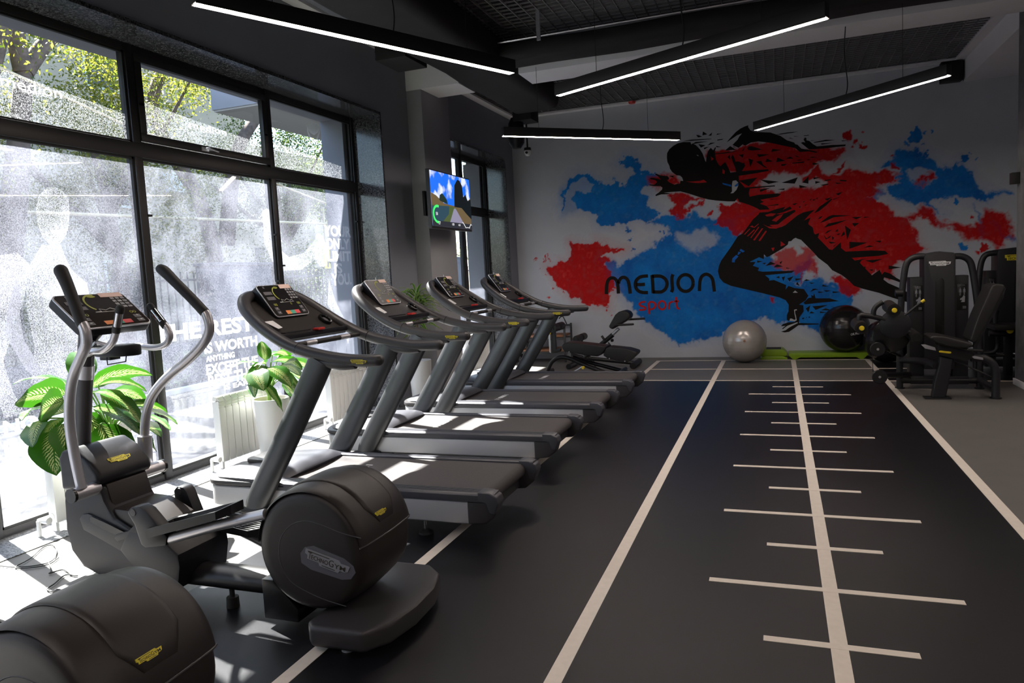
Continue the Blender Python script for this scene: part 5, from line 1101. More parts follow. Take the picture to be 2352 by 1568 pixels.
# ================================================================= weight machines
K6 = (1880,540,3.92)
def plates_print(par, x0, x1, z0, z1, Y, title):
    """instruction placard: two small muscle figures, a seated figure and two code labels"""
    b = B(); b.box(x0, x1, Y-.004, Y, z0, z1, .002); pl = b.out('placard', 'cup_black', par); w_, h_ = x1-x0, z1-z0; y = Y-.006
    P = lambda u, v: Vector((x0+u*w_, y, z0+v*h_))
    g = B()
    for k, ln in enumerate(title): text_on(g, ln, P(.22,.93-.05*k), (1,0,0), (0,0,1), .56*w_, .028*h_)
    def fig(cx, cz, k):
        a = [(math.cos(q*.63)*.05, .13+math.sin(q*.63)*.03) for q in range(10)]
        g.flat([P(cx+u*k, cz+v*k) for u, v in a])
        for poly in ([(-.07,.10),(.07,.10),(.05,-.02),(-.05,-.02)],[(-.1,.1),(-.075,.1),(-.08,-.03),(-.12,-.03)],[(.1,.1),(.075,.1),(.08,-.03),(.12,-.03)],[(-.05,-.03),(-.01,-.03),(-.02,-.15),(-.05,-.15)],[(.05,-.03),(.01,-.03),(.02,-.15),(.05,-.15)]): g.flat([P(cx+u*k, cz+v*k) for u, v in poly])
    fig(.3,.70,1); fig(.7,.70,1)
    g.flat([P(u,v) for u, v in [(.35,.30),(.75,.30),(.78,.52),(.62,.56),(.5,.48),(.3,.44),(.28,.38),(.5,.38)]])
    g.out('placard_print', 'badge_grey', pl)
    g = B(); g.flat([P(u,v) for u, v in [(.55,.05),(.9,.05),(.9,.15),(.55,.15)]]); text_on(g, 'e', P(.7,.08)+Vector((0,-.002,0)), (1,0,0), (0,0,1), .05*w_); g.out('placard_label', 'key_grey', pl)
def tower(t, X0, X1, Y, zt, side_l, side_r, bcol):
    mid = (X0+X1)/2; hw = (X1-X0)/2
    b = B(); prof = [(X0,.22),(X0,zt-.05),(X0+.015,zt-.02),(mid,zt),(X1-.015,zt-.02),(X1,zt-.05),(X1,.22)]
    b.prism(prof, 'y', Y, Y+.30, .012, 2); sh = b.out('shroud', 'frame_anthracite', t)
    b = B(); sw = hw*.29; pts = [(mid-sw,.50)]+[(mid+sw*math.cos(math.radians(180-k*22.5)), zt-.33+.05*math.sin(math.radians(180-k*22.5))) for k in range(9)]+[(mid+sw,.50)]
    b.prism(pts, 'y', Y-.003, Y+.01, .003); b.out('weight_slot', 'cup_black', sh)
    if bcol: badge(sh, (mid, Y-.001, zt-.13), (1,0,0), (0,0,1), hw*1.4, bcol)
    for a, c, title in ((side_l[0], side_l[1], ('LEG', 'EXTENSION')), (side_r[0], side_r[1], ('LEG CURL',))):
        b = B(); b.box(a, c, Y+.06, Y+.26, .12, zt-.27, .008); sp_ = b.out('side_guard', 'frame_anthracite', t)
        plates_print(sp_, a+.035, c-.015, .86, zt-.36, Y+.06, title)
    b = B(); b.box(side_l[0], side_r[1], Y+.02, Y+.28, .05, .14, .01); b.out('base_beam', 'frame_black', t)
YT = 8.97
t = thing('leg_machine', (1.75, 8.8, 0), 'black seated leg extension machine with yellow knobs and tall weight tower, by the track', 'weight machine', 'weight machines on the right')
xl = at(*kp(K6, [(952,300)])[0], Y=YT).x; xr_ = at(*kp(K6, [(1236,300)])[0], Y=YT).x; zt = at(*kp(K6, [(1090,145)])[0], Y=YT).z
tower(t, xl, xr_, YT, zt, (at(*kp(K6,[(830,600)])[0], Y=YT).x, xl+.01), (xr_-.01, at(*kp(K6,[(1365,600)])[0], Y=YT).x), 'badge_white')
b = B(); b.tube([v+Vector((0,.05,0)) for v in V3(K6, [(738,1385),(738,1100),(742,850),(752,600),(772,400),(795,270),(835,215),(900,192),(960,190)], YT)], .034, 14, 4); b.lathe([(0,0),(.05,0),(.05,.012),(0,.012)], (V3(K6, [(738,1385)], YT)[0].x, YT+.05, 0), 'z', 18); b.out('frame_tube', 'frame_anthracite', t)
b = B(); b.tube([v+Vector((0,.05,0)) for v in V3(K6, [(1225,190),(1300,190),(1365,225),(1395,300),(1420,450),(1445,650),(1458,900),(1462,1370)], YT)], .034, 14, 4); b.lathe([(0,0),(.05,0),(.05,.012),(0,.012)], (V3(K6, [(1462,1370)], YT)[0].x, YT+.05, 0), 'z', 18); b.out('frame_tube', 'frame_anthracite', t)
b = B(); b.tube([(V3(K6, [(738,1385)], YT)[0].x, YT+.05, .09), (V3(K6, [(1462,1370)], YT)[0].x, YT+.05, .09)], .035, 12); b.out('base_tube', 'frame_black', t)
YS = 8.42
b = B(); b.prism(S2(K6, [(1090,1085),(1205,1110),(1190,1200),(1140,1460),(1012,1460),(1040,1300),(1075,1180)], YS), 'y', YS-.05, YS+.05, .02, 3); p = V3(K6, [(1076,1462)], YS)[0]; b.box(p.x-.13, p.x+.11, YS-.07, YS+.07, 0, .012, .004); b.out('seat_post', 'frame_anthracite', t)
b = B(); b.tube(V3(K6, [(1370,1105),(1480,1105),(1560,1150),(1595,1240),(1595,1460)], YS), .038, 14, 4); p = V3(K6, [(1595,1460)], YS)[0]; b.lathe([(0,0),(.052,0),(.052,.012),(0,.012)], (p.x, YS, 0), 'z', 18); b.out('rear_leg', 'frame_anthracite', t)
b = B(); b.tube([V3(K6, [(745,1130)], YT)[0]+Vector((0,.05,0)), V3(K6, [(960,1135)], YT-.3)[0], V3(K6, [(1060,1175)], YS)[0]], .036, 14, 3); b.tube([V3(K6, [(1595,1400)], YS)[0], (V3(K6, [(1462,1370)], YT)[0].x, YT+.05, .1)], .034, 12); b.tube(V3(K6, [(1210,1120),(1560,1275)], YS), .009, 8); b.out('link_tube', 'frame_anthracite', t)
b = B(); b.prism(S2(K6, [(965,905),(1000,890),(1100,895),(1340,950),(1345,990),(1290,1000),(1150,985),(1020,950)], YS), 'y', YS-.2, YS+.2, .03, 3); b.out('seat', 'pad_black', t)
b = B(); b.prism(S2(K6, [(1325,930),(1400,720),(1520,450),(1560,430),(1625,440),(1640,470),(1520,700),(1400,930),(1360,955)], YS), 'y', YS-.17, YS+.17, .03, 3); b.out('backrest', 'pad_black', t)
b = B(); b.tube(V3(K6, [(1400,1010),(1450,900),(1640,560),(1665,470)], YS), .022, 12); b.box(*(lambda c: (c.x-.06, c.x+.04, YS-.03, YS+.03, c.z-.03, c.z+.03))(V3(K6, [(1620,540)], YS)[0]), .01); b.box(*(lambda c: (c.x-.06, c.x+.05, YS-.03, YS+.03, c.z-.03, c.z+.03))(V3(K6, [(1415,905)], YS)[0]), .01); b.out('backrest_bar', 'frame_anthracite', t)
b = B(); b.prism(S2(K6, [(1070,980),(1200,990),(1400,1050),(1390,1090),(1320,1130),(1200,1100),(1090,1080)], YS), 'y', YS-.06, YS+.06, .012, 2); b.tube(V3(K6, [(1060,975),(1150,985),(1340,1030),(1480,1040)], YS-.1), .014, 10); b.out('seat_frame', 'frame_black', t)
b = B(); b.prism(S2(K6, [(925,985),(960,983),(1050,1010),(1060,1040),(960,1020)], YS-.12), 'y', YS-.12, YS-.10, .003); b.prism(S2(K6, [(1370,1090),(1385,1082),(1480,1102),(1482,1122),(1400,1110)], YS-.05), 'y', YS-.06, YS-.04, .003); b.out('seat_rail', 'silver', t, label='pale metal seat rail')
b = B(); b.tube(V3(K6, [(1095,1047),(1185,1057)], YS-.14), .011, 12, round_cap=True); b.out('seat_lever', 'yellow_plastic', t, label='yellow seat lever')
# arm with cam disc and leg rollers
YA = 8.55
def disc(K, x, y, r, Y, th, nm, m='frame_black', hub=True):
    c = V3(K, [(x,y)], Y)[0]; b = B(); b.lathe([(0,-th/2),(r*.92,-th/2),(r,-th/2+.008),(r,th/2-.008),(r*.92,th/2),(0,th/2)], (c.x, Y, c.z), 'y', 32); o = b.out(nm, m, t)
    if hub: b = B(); b.lathe([(0,-th/2-.008),(.012,-th/2-.006),(.014,-th/2)], (c.x, Y, c.z), 'y', 12); b.out('hub_bolt', 'silver', o)
    return c
disc(K6, 690, 802, .150, YA, .05, 'cam_disc', 'frame_anthracite', False)
disc(K6, 655, 900, .185, YA+.2, .03, 'cable_wheel', 'cup_black'); disc(K6, 533, 1025, .076, YA+.1, .04, 'pulley'); disc(K6, 550, 1274, .076, YA+.1, .04, 'pulley')
b = B(); b.tube([V3(K6, [(483,1050)], YA+.1)[0], V3(K6, [(490,1230)], YA+.1)[0]], .003, 6); b.out('steel_cable', 'cable', t)
b = B(); b.tube([V3(K6, [(600,1262)], YA+.1)[0], V3(K6, [(820,1252)], YT)[0]], .030, 12); b.out('pulley_arm', 'frame_black', t); b = B(); b.tube([V3(K6, [(590,1020)], YA+.1)[0], V3(K6, [(735,1085)], YT)[0]], .014, 10); b.out('pulley_arm', 'frame_black', t); b = B(); b.tube([V3(K6, [(690,520)], YT)[0], V3(K6, [(760,520)], YT)[0]], .04, 12); b.out('stop_bumper', 'frame_black', t)
def roller(x, y, dx, dy, r, L, knob=True):
    c = V3(K6, [(x,y)], YA-.12)[0]; e = c+Vector((-.02, L, .03)); b = B(); b.tube([c, e], r, 22); o = b.out('leg_roller', 'pad_black', t)
    b = B(); b.lathe([(0,-.012),(r*.62,-.012),(r*.66,.0)], c, 'y', 24); b.out('roller_cap', 'cup_black', o)
    if knob: b = B(); b.lathe([(0,-.036),(.022,-.034),(.026,-.02),(.026,-.008)], c, 'y', 18); b.out('roller_knob', 'yellow_plastic', o, label='yellow end knob')
roller(682, 676, 0, 0, .066, .26); roller(388, 836, 0, 0, .066, .26); roller(885, 925, 0, 0, .055, .3, False)
b = B(); b.tube([v for v in V3(K6, [(600,760),(500,735),(430,725),(370,725),(370,800)], YA)], .028, 14, 3); b.tube(V3(K6, [(500,740),(495,690),(520,640),(580,600)], YA), .026, 14, 3); b.tube(V3(K6, [(800,860),(860,900)], YA), .025, 10); b.out('roller_arm', 'frame_black', t)
b = B(); b.tube(V3(K6, [(778,720),(930,600)], YA-.1), .012, 10); b.out('start_lever', 'frame_anthracite', t); b = B(); b.tube(V3(K6, [(926,602),(955,583)], YA-.1), .015, 10); b.out('lever_tip', 'yellow_plastic', t)
# second machine, partly behind the column
t2 = t; YT2 = 10.35
t = thing('weight_machine', (2.9, 10.3, 0), 'second black weight machine with a yellow plate, half hidden behind the concrete column', 'weight machine', 'weight machines on the right')
xl = at(*kp(K6, [(1612,300)])[0], Y=YT2).x; zt = at(*kp(K6, [(1700,112)])[0], Y=YT2).z
tower(t, xl, xl+.50, YT2, zt, (at(*kp(K6,[(1512,500)])[0], Y=YT2).x, xl+.01), (xl+.49, xl+.70), 'badge_yellow')
b = B(); b.tube([v+Vector((0,.05,0)) for v in V3(K6, [(1425,1300),(1430,900),(1445,520),(1462,320),(1485,220),(1530,170),(1620,158)], YT2)], .034, 14, 4); b.tube([(xl+.48, YT2+.05, zt-.05), (xl+.7, YT2+.05, zt-.15), (xl+.78, YT2+.05, .9), (xl+.8, YT2+.05, 0)], .034, 14, 4); b.out('frame_tube', 'frame_anthracite', t)
b = B(); b.tube([V3(K6, [(1535,883)], 9.9)[0], V3(K6, [(1540,883)], 9.9)[0]+Vector((.75,0,-.03))], .035, 14); b.out('press_arm', 'frame_anthracite', t)
c = V3(K6, [(1722,856)], 9.85)[0]; b = B(); b.lathe([(0,-.02),(.035,-.02),(.038,.0),(0,0)], c, 'y', 16); b.out('knob', 'yellow_plastic', t)
b = B(); b.tube([V3(K6, [(1500,1060)], 10.1)[0], V3(K6, [(1590,1045)], 10.0)[0], V3(K6, [(1615,980)], 10.0)[0], V3(K6, [(1618,900)], 9.95)[0]], .022, 12, 3); b.tube([V3(K6, [(1500,1080)], 10.1)[0], V3(K6, [(1700,1078)], 10.0)[0], V3(K6, [(1700,1078)], 10.0)[0]+Vector((.3,0,-.05))], .022, 12); b.tube([V3(K6, [(1595,790)], 10.0)[0], V3(K6, [(1595,700)], 10.0)[0], V3(K6, [(1610,670)], 10.0)[0]], .028, 12, 3); b.out('lower_tubes', 'frame_black', t)
b = B(); c = V3(K6, [(1640,800)], 9.95)[0]; b.box(c.x-.1, c.x+.3, 9.8, 10.2, c.z-.06, c.z, .015); b.out('seat', 'pad_black', t)
b = B(); b.box(c.x+.05, c.x+.13, 9.95, 10.05, 0, c.z-.05, .01); b.out('seat_post', 'frame_black', t)
# ================================================================= radiators, pots, plants
def radiator(y0, n, lab, zb=.045):
    t = thing('radiator', (-4.40, y0+n*.04, 0), lab, 'radiator', 'white sectional radiators under the window'); X0, X1, p = -4.44, -4.36, .08
    for i in range(n):
        y = y0+i*p; b = B()
        b.box(X0+.005, X1-.005, y+.004, y+p-.004, zb+.03, zb+.53, .012, 2)
        b.box(X1-.012, X1, y+.003, y+p-.003, zb+.02, zb+.47, .006, 2)
        for k in range(3): b.prism([(X1-.02, zb+.50+k*.022), (X1+.004, zb+.485+k*.022), (X1-.02, zb+.50+k*.022+.016)], 'y', y+.008, y+p-.008)
        b.tube([(-4.40, y, zb+.06), (-4.40, y+p, zb+.06)], .022, 12); b.tube([(-4.40, y, zb+.55), (-4.40, y+p, zb+.55)], .020, 12)
        b.out('section', 'white_enamel', t)
    b = B(); b.tube([(-4.40, y0-.02, zb+.06), (-4.40, y0-.09, zb+.06)], .016, 12); b.tube([(-4.40, y0-.09, zb+.06), (-4.40, y0-.09, .0)], .013, 12); b.lathe([(0,-.03),(.02,-.03),(.022,.03),(0,.03)], (-4.36, y0-.07, zb+.06), 'x', 14); b.out('valve', 'white_enamel', t)
    b = B(); b.box(-4.42, -4.38, y0+.01, y0+.03, 0, zb+.05); b.box(-4.42, -4.38, y0+n*p-.03, y0+n*p-.01, 0, zb+.05); b.out('stand', 'white_enamel', t)
    return t
radiator(3.22, 8, 'white sectional radiator at the window behind the elliptical trainer, mostly hidden by a leafy plant')
radiator(4.72, 8, 'white sectional radiator at the window behind the first treadmill, with a plant pot before it')
radiator(6.32, 9, 'white sectional radiator at the window end by the granite corner')
radiator(9.95, 10, 'white sectional radiator at the second window, behind the third treadmill')
# variegated leaf material: pale blotches along the veins, uses each leaf's UV
def leafmat(name, edge, core, stripe=True, tl=.35):
    m = bpy.data.materials.new(name); m.use_nodes = True; t = m.node_tree; bs = t.nodes['Principled BSDF']; o = t.nodes['Material Output']
    uv = t.nodes.new('ShaderNodeUVMap'); sp_ = t.nodes.new('ShaderNodeSeparateXYZ'); t.links.new(uv.outputs[0], sp_.inputs[0])
    def mth(op, a, b=None, c=None):
        n = t.nodes.new('ShaderNodeMath'); n.operation = op
        for i, q in enumerate((a, b, c)):
            if q is None: continue
            if isinstance(q, (int, float)): n.inputs[i].default_value = q
            else: t.links.new(q, n.inputs[i])
        return n.outputs[0]
    au = mth('ABSOLUTE', mth('SUBTRACT', sp_.outputs[0], .5))        # 0 at midrib .. .5 at edge
    ph = mth('SUBTRACT', mth('MULTIPLY', sp_.outputs[1], 90 if stripe else 0), mth('MULTIPLY', au, 70 if stripe else 0))
    nz = t.nodes.new('ShaderNodeTexNoise'); nz.inputs['Scale'].default_value = 14; nz.inputs['Detail'].default_value = 4; t.links.new(uv.outputs[0], nz.inputs['Vector'])
    wv = mth('SINE', mth('MULTIPLY_ADD', nz.outputs['Fac'], 7.0, ph))
    fall = mth('SUBTRACT', 1.15, mth('MULTIPLY', au, 3.4 if stripe else 2.6))
    f = mth('MULTIPLY', mth('MULTIPLY_ADD', wv, .6, .55), fall) if stripe else mth('GREATER_THAN', au, .30)
    rib = mth('GREATER_THAN', au, .018)
    fr = mth('MULTIPLY', f, rib)
    mp = t.nodes.new('ShaderNodeMapRange'); t.links.new(fr, mp.inputs['Value']); mp.inputs['From Min'].default_value = .35; mp.inputs['From Max'].default_value = .6
    mx = t.nodes.new('ShaderNodeMix'); mx.data_type = 'RGBA'; t.links.new(mp.outputs[0], mx.inputs['Factor']); mx.inputs['A'].default_value = (*edge, 1); mx.inputs['B'].default_value = (*core, 1)
    t.links.new(mx.outputs['Result'], bs.inputs['Base Color']); bs.inputs['Roughness'].default_value = .35
    tr = t.nodes.new('ShaderNodeBsdfTranslucent'); t.links.new(mx.outputs['Result'], tr.inputs[0]); ms = t.nodes.new('ShaderNodeMixShader'); ms.inputs[0].default_value = tl
    t.links.new(bs.outputs[0], ms.inputs[1]); t.links.new(tr.outputs[0], ms.inputs[2]); t.links.new(ms.outputs[0], o.inputs['Surface']); return m
M['leaf_variegated'] = leafmat('leaf_variegated', (.03,.13,.006), (.50,.56,.22), tl=.3)
M['leaf_striped'] = leafmat('leaf_striped', (.05,.16,.02), (.30,.42,.10), False, .25)
M['stem_green'] = mat('stem_green', (.15,.30,.05), .5); M['trunk_brown'] = mat('trunk_brown', (.12,.08,.05), .8, noise=.3, nscale=30)
def leaf(name, par, base, d, L, W, droop, m, twist=0, fold=.12, n=10, shape=1.0):
    """one leaf blade starting at base, heading along d, bending down by droop over its length"""
    bm = bmesh.new(); uvl = bm.loops.layers.uv.new('UVMap'); d = Vector(d).normalized(); side = d.cross(Vector((0,0,1))); side = side.normalized() if side.length > .05 else Vector((0,1,0))
    side = Matrix.Rotation(twist, 3, d) @ side; p = Vector(base); cur = d.copy(); G = []; cols = (-1,-.6,-.25,0,.25,.6,1)
    for i in range(n+1):
        s = i/n; w_ = W/2*(math.sin(PI*min(1, s**(.72*shape)))**.8 if 0 < s < 1 else .0)
        up = side.cross(cur).normalized(); up = up if up.z > 0 or abs(up.z) < .2 else -up
        G.append([bm.verts.new(p+side*w_*c+up*(fold*abs(c)*w_+.004*math.sin(s*17+c*5)*(abs(c)))) for c in cols])
        p = p+cur*(L/n); ax = side; cur = (Matrix.Rotation(-droop/n, 3, ax) @ cur).normalized()
    for i in range(n):
        for j in range(len(cols)-1):
            f = bm.faces.new((G[i][j], G[i+1][j], G[i+1][j+1], G[i][j+1]))
            for lp, (ii, jj) in zip(f.loops, ((i,j),(i+1,j),(i+1,j+1),(i,j+1))): lp[uvl].uv = ((cols[jj]+1)/2, ii/n)
    me = bpy.data.meshes.new(name); bm.to_mesh(me); bm.free(); me.materials.append(M[m])
    for q in me.polygons: q.use_smooth = True
    o = bpy.data.objects.new(name, me); S.collection.objects.link(o); o.parent = par; me.transform(wm(par).inverted()); return o
def pot(x, y, r0, r1, h, lab):
    t = thing('planter', (x, y, 0), lab, 'plant pot', 'tall white planters')
    b = B(); b.lathe([(0,0),(r0,0),(r0+.004,.01),(r1,h-.004),(r1-.003,h),(r1-.012,h),(r1-.014,h-.05),(0,h-.05)], (x,y,0), 'z', 48); b.out('pot', 'pot_white', t)
    b = B(); b.lathe([(r1-.014,h-.05),(r1*.5,h-.035),(0,h-.03)], (x,y,0), 'z', 30); b.out('soil', 'soil', t); return t
def dieff(x, y, h, tips, lab, scale=1):
    t = thing('potted_plant', (x, y, h-.03), lab, 'plant', 'leafy plants in white planters'); rs = random.Random(int(x*100+y*31)); base = Vector((x, y, h-.03))
    for k in range(4): b = B(); b.tube([base+Vector((rs.uniform(-.03,.03), rs.uniform(-.03,.03), 0)), base+Vector((rs.uniform(-.04,.04), rs.uniform(-.05,.05), .12*scale)), base+Vector((rs.uniform(-.05,.05), rs.uniform(-.06,.06), .24*scale))], .013, 10, 3); b.out('stem', 'stem_green', t)
    for (px, py, X_, dx, dy, dz, L, W, dr, tw) in tips:
        o = at(px, py, X=X_); st = base+Vector((0,0,.15*scale)); b = B(); b.tube([st, st.lerp(o,.5)+Vector((0,0,.04)), o], .0045, 8, 4); b.out('leaf_stalk', 'stem_green', t)
        leaf('leaf', t, o, (dx, dy, dz), L*1.12, W*(1.45 if scale == 1 else 1.5), dr, 'leaf_variegated', tw)
    return t
pot(-4.0, 3.37, .13, .17, .52, 'tall white planter at the window behind the elliptical trainer')
# leaves: pixel of the blade foot, plane X, heading, length, width, droop, twist
tips1 = [(150,905,-3.95,0,-1,.25,.34,.15,.7,.9),(150,945,-4.05,.1,-1,.2,.30,.13,1.3,.6),(148,920,-3.8,.3,-1,.0,.30,.13,.6,1.3),(125,985,-3.8,.5,-.5,-.5,.27,.17,.5,.2),(140,975,-3.75,.6,-.1,-.8,.25,.17,.4,-.2),(125,1050,-3.85,.4,.3,-.7,.24,.15,.3,-.3),
 (208,890,-4.0,.2,.8,.5,.34,.12,1.4,-.9),(225,885,-3.85,.5,.8,.2,.25,.14,1.1,-.3),(213,900,-3.75,.8,.5,-.1,.24,.15,1.2,.0),(245,905,-4.05,-.1,1,.1,.28,.14,1.2,-.4),(262,935,-3.85,.3,1,.1,.30,.15,.9,-.3),(212,935,-3.72,.7,.6,-.3,.28,.17,.9,.1),(255,955,-3.8,.5,.9,-.5,.27,.16,.6,.1),(250,975,-3.72,.5,.4,-.9,.27,.17,.2,.1),(290,965,-3.95,.1,1,-.3,.26,.14,.7,-.1),(262,990,-3.9,.3,.7,-.9,.26,.14,.2,0),(320,950,-4.05,.2,1,-.4,.24,.12,.6,0),(200,945,-3.9,.2,.2,-1,.26,.14,.2,.5),(235,905,-3.7,.8,.3,-.4,.26,.15,.7,.0),(270,960,-3.7,.6,.5,-.6,.27,.16,.5,.0),(230,975,-3.68,.6,.0,-.8,.26,.15,.3,.2),(100,960,-3.9,.4,-.8,-.2,.22,.12,.8,.4),(140,930,-4.1,.0,-1,.4,.30,.14,1.2,.5),(300,945,-3.85,.5,.8,0,.27,.14,1.0,-.2),(160,960,-3.95,.1,-.6,.1,.24,.12,1.3,.2),(190,880,-4.1,-.3,.3,1,.3,.12,1.2,.2),(175,900,-4.1,-.4,-.4,.7,.32,.13,1.4,0)]
dieff(-4.0, 3.37, .50, tips1, 'large variegated green-and-cream leafy plant behind the elliptical trainer')
pot(-4.12, 5.08, .115, .155, .545, 'tall white planter behind the front posts of the first treadmill')
tips2 = [(610,835,-4.05,.1,-.9,.35,.28,.09,1.6,.3),(603,847,-4.1,-.1,-1,.25,.32,.09,1.2,.8),(600,857,-4.0,.1,-1,.0,.30,.08,.8,1.2),(607,827,-4.15,-.3,.5,.9,.2,.09,.6,.6),(590,838,-3.98,.5,-.2,-.6,.2,.13,.5,.0),(625,815,-4.15,-.1,.9,.3,.22,.13,1.4,-.3),(622,832,-4.0,.3,.9,.2,.28,.14,1.3,-.3),(605,850,-3.92,.5,.8,-.5,.30,.13,.4,.2),(605,880,-3.9,.5,.4,-.9,.25,.15,.3,.2),(642,868,-3.95,.4,.5,-.9,.28,.13,.2,-.1),(640,840,-4.1,0,1,-.1,.27,.13,.8,-.2),(660,850,-4.15,0,1,-.3,.2,.12,.6,0),(600,840,-4.1,-.2,-.4,.3,.24,.1,1.2,0),(585,850,-3.9,.6,-.5,-.3,.22,.12,.7,.3),(630,850,-3.9,.7,.3,-.3,.26,.14,.9,0),(650,835,-3.95,.4,.9,.1,.26,.14,1.1,-.4),(615,845,-3.85,.8,0,-.2,.24,.13,1.0,.2),(640,822,-4.2,-.2,.8,.5,.26,.13,1.3,0),(598,862,-4.0,.2,-.8,-.2,.24,.11,.9,.4),(655,875,-4.0,.2,.6,-.9,.24,.14,.1,-.2)]
dieff(-4.12, 5.08, .525, tips2, 'smaller variegated leafy plant in the white planter behind the first treadmill', .8)
pot(-3.93, 7.5, .10, .135, .56, 'tall white planter against the grey wall beyond the second treadmill')
t = thing('potted_dracaena', (-3.93, 7.5, .53), 'bushy striped dracaena with narrow leaves in the planter by the grey pilaster', 'plant', 'leafy plants in white planters')
b = B(); b.tube([(-3.93,7.5,.52),(-3.92,7.49,.8),(-3.94,7.5,1.05),(-3.93,7.5,1.3)], .014, 10, 4); b.tube([(-3.95,7.52,.52),(-3.98,7.56,.85),(-3.96,7.62,1.15)], .012, 10, 4); b.out('trunk', 'trunk_brown', t)
rs = random.Random(5)
for k in range(88):
    z = rs.choice([rs.uniform(1.0,1.32), rs.uniform(1.15,1.38), rs.uniform(.85,1.1)]); a = rs.uniform(0, 2*PI); e = rs.uniform(-.1,1.5) if z > 1.1 else rs.uniform(-.3,.6)
    leaf('leaf', t, (-3.93+.02*math.cos(a), 7.52+.02*math.sin(a), z), (math.cos(a)*.8+.25, math.sin(a), e), rs.uniform(.2,.36), rs.uniform(.025,.038), rs.uniform(.8,2.0), 'leaf_striped', rs.uniform(-.3,.3), .3, 7, .8)
# ================================================================= street outside the window
M['pavement'] = mat('pavement', (.032,.032,.035), .9, noise=.15, nscale=3)
M['asphalt'] = mat('asphalt', (.022,.022,.026), .9, noise=.25, nscale=8)
M['beige_render'] = mat('beige_render', (.44,.37,.29), .9, noise=.08, nscale=2)
M['wall_block'] = mat('wall_block', (.13,.13,.15), .9, noise=.1, nscale=4)
M['fence_iron'] = mat('fence_iron', (.05,.05,.06), .6)
M['awning_grey'] = mat('awning_grey', (.26,.28,.33), .6); M['awning_soffit'] = mat('awning_soffit', (.34,.34,.33), .7)
M['bark'] = mat('bark', (.11,.08,.065), .95, noise=.4, nscale=9)
M['window_dark'] = mat('window_dark', (.05,.05,.06), .3); M['ac_white'] = mat('ac_white', (.6,.62,.6), .6)
M['sign_yellow'] = mat('sign_yellow', (.75,.62,.05), .6); M['pipe_yellow'] = mat('pipe_yellow', (.55,.46,.28), .6)
def leafy(name, a, b_, tl):
    m = bpy.data.materials.new(name); m.use_nodes = True; t = m.node_tree; bs = t.nodes['Principled BSDF']; o = t.nodes['Material Output']
    g = t.nodes.new('ShaderNodeNewGeometry'); r = t.nodes.new('ShaderNodeValToRGB'); r.color_ramp.elements[0].color = (*a, 1); r.color_ramp.elements[1].color = (*b_, 1)
    t.links.new(g.outputs['Random Per Island'], r.inputs[0]); t.links.new(r.outputs[0], bs.inputs['Base Color']); bs.inputs['Roughness'].default_value = .5
    tr = t.nodes.new('ShaderNodeBsdfTranslucent'); t.links.new(r.outputs[0], tr.inputs[0]); ms = t.nodes.new('ShaderNodeMixShader'); ms.inputs[0].default_value = tl
    t.links.new(bs.outputs[0], ms.inputs[1]); t.links.new(tr.outputs[0], ms.inputs[2]); t.links.new(ms.outputs[0], o.inputs['Surface']); return m
M['foliage'] = leafy('foliage', (.03,.08,.01), (.20,.26,.04), .5); M['foliage_yellow'] = leafy('foliage_yellow', (.07,.12,.012), (.34,.32,.04), .5)
b = B(); b.box(-60, -4.95, -30, 60, -.25, -.15); struct(b.out('ground_street', 'asphalt'))
b = B(); b.box(-8.6, -4.95, -30, 40, -.2, -.05); struct(b.out('ground_pavement', 'pavement'))
b = B(); b.box(-8.75, -8.6, -30, 40, -.2, .02, .01); o = b.out('kerb', 'white_paint'); tag(lone(o), 'white kerb stones along the pavement outside', 'kerb')
# low wall and iron fence, with taller block piers
t = thing('street_fence', (-10.2, 8, -.15), 'dark iron bar fence on a low grey wall across the street', 'fence')
for (ya, yb) in ((-8, 4.15), (6.85, 10.95), (12.85, 17.45), (23.05, 34)):
    b = B(); b.box(-10.35, -10.1, ya, yb, -.15, .55, .01); lw = b.out('low_wall', 'wall_block', t)
    b = B(); y = ya+.05
    while y < yb: b.box(-10.235, -10.215, y-.01, y+.01, .55, 1.85); y += .16
    for z in (.7, 1.7): b.box(-10.24, -10.21, ya, yb, z-.02, z+.02)
    b.out('iron_bars', 'fence_iron', t)
for (y0, y1, h, nm) in ((11.0, 12.8, 1.95, 'grey block wall panel in the iron fence, behind the middle window'), (4.2, 6.8, 1.95, 'pale grey wall panel in the fence, behind the left window'), (17.5, 23, 2.1, 'grey block wall at the far end of the fence, seen in the right pane')):
    b = B(); b.box(-10.42, -10.0, y0, y1, -.15, h, .01); b.box(-10.45, -9.97, y0-.03, y1+.03, h, h+.06, .01); tag(lone(b.out('boundary_panel', 'wall_block')), nm, 'wall')
p = at(800, 590, X=-9.9); t = thing('street_sign', (-9.95, p.y, p.z-.3), 'small yellow sign with dark lettering on the street wall, seen through the right pane', 'sign')
b = B(); b.box(-9.96, -9.94, p.y-.95, p.y+.95, p.z-.27, p.z+.27); b.out('board', 'sign_yellow', t); b = B(); text_on(b, 'AVTO', (-9.935, p.y-.6, p.z+.04), (0,1,0), (0,0,1), 1.1, .18); text_on(b, 'MAKTAB', (-9.935, p.y-.85, p.z-.24), (0,1,0), (0,0,1), 1.7, .18); b.out('sign_lettering', 'badge_ink', t); b = B(); b.box(-9.97, -9.955, p.y-.03, p.y+.03, -.15, p.z); b.out('sign_post', 'fence_iron', t)
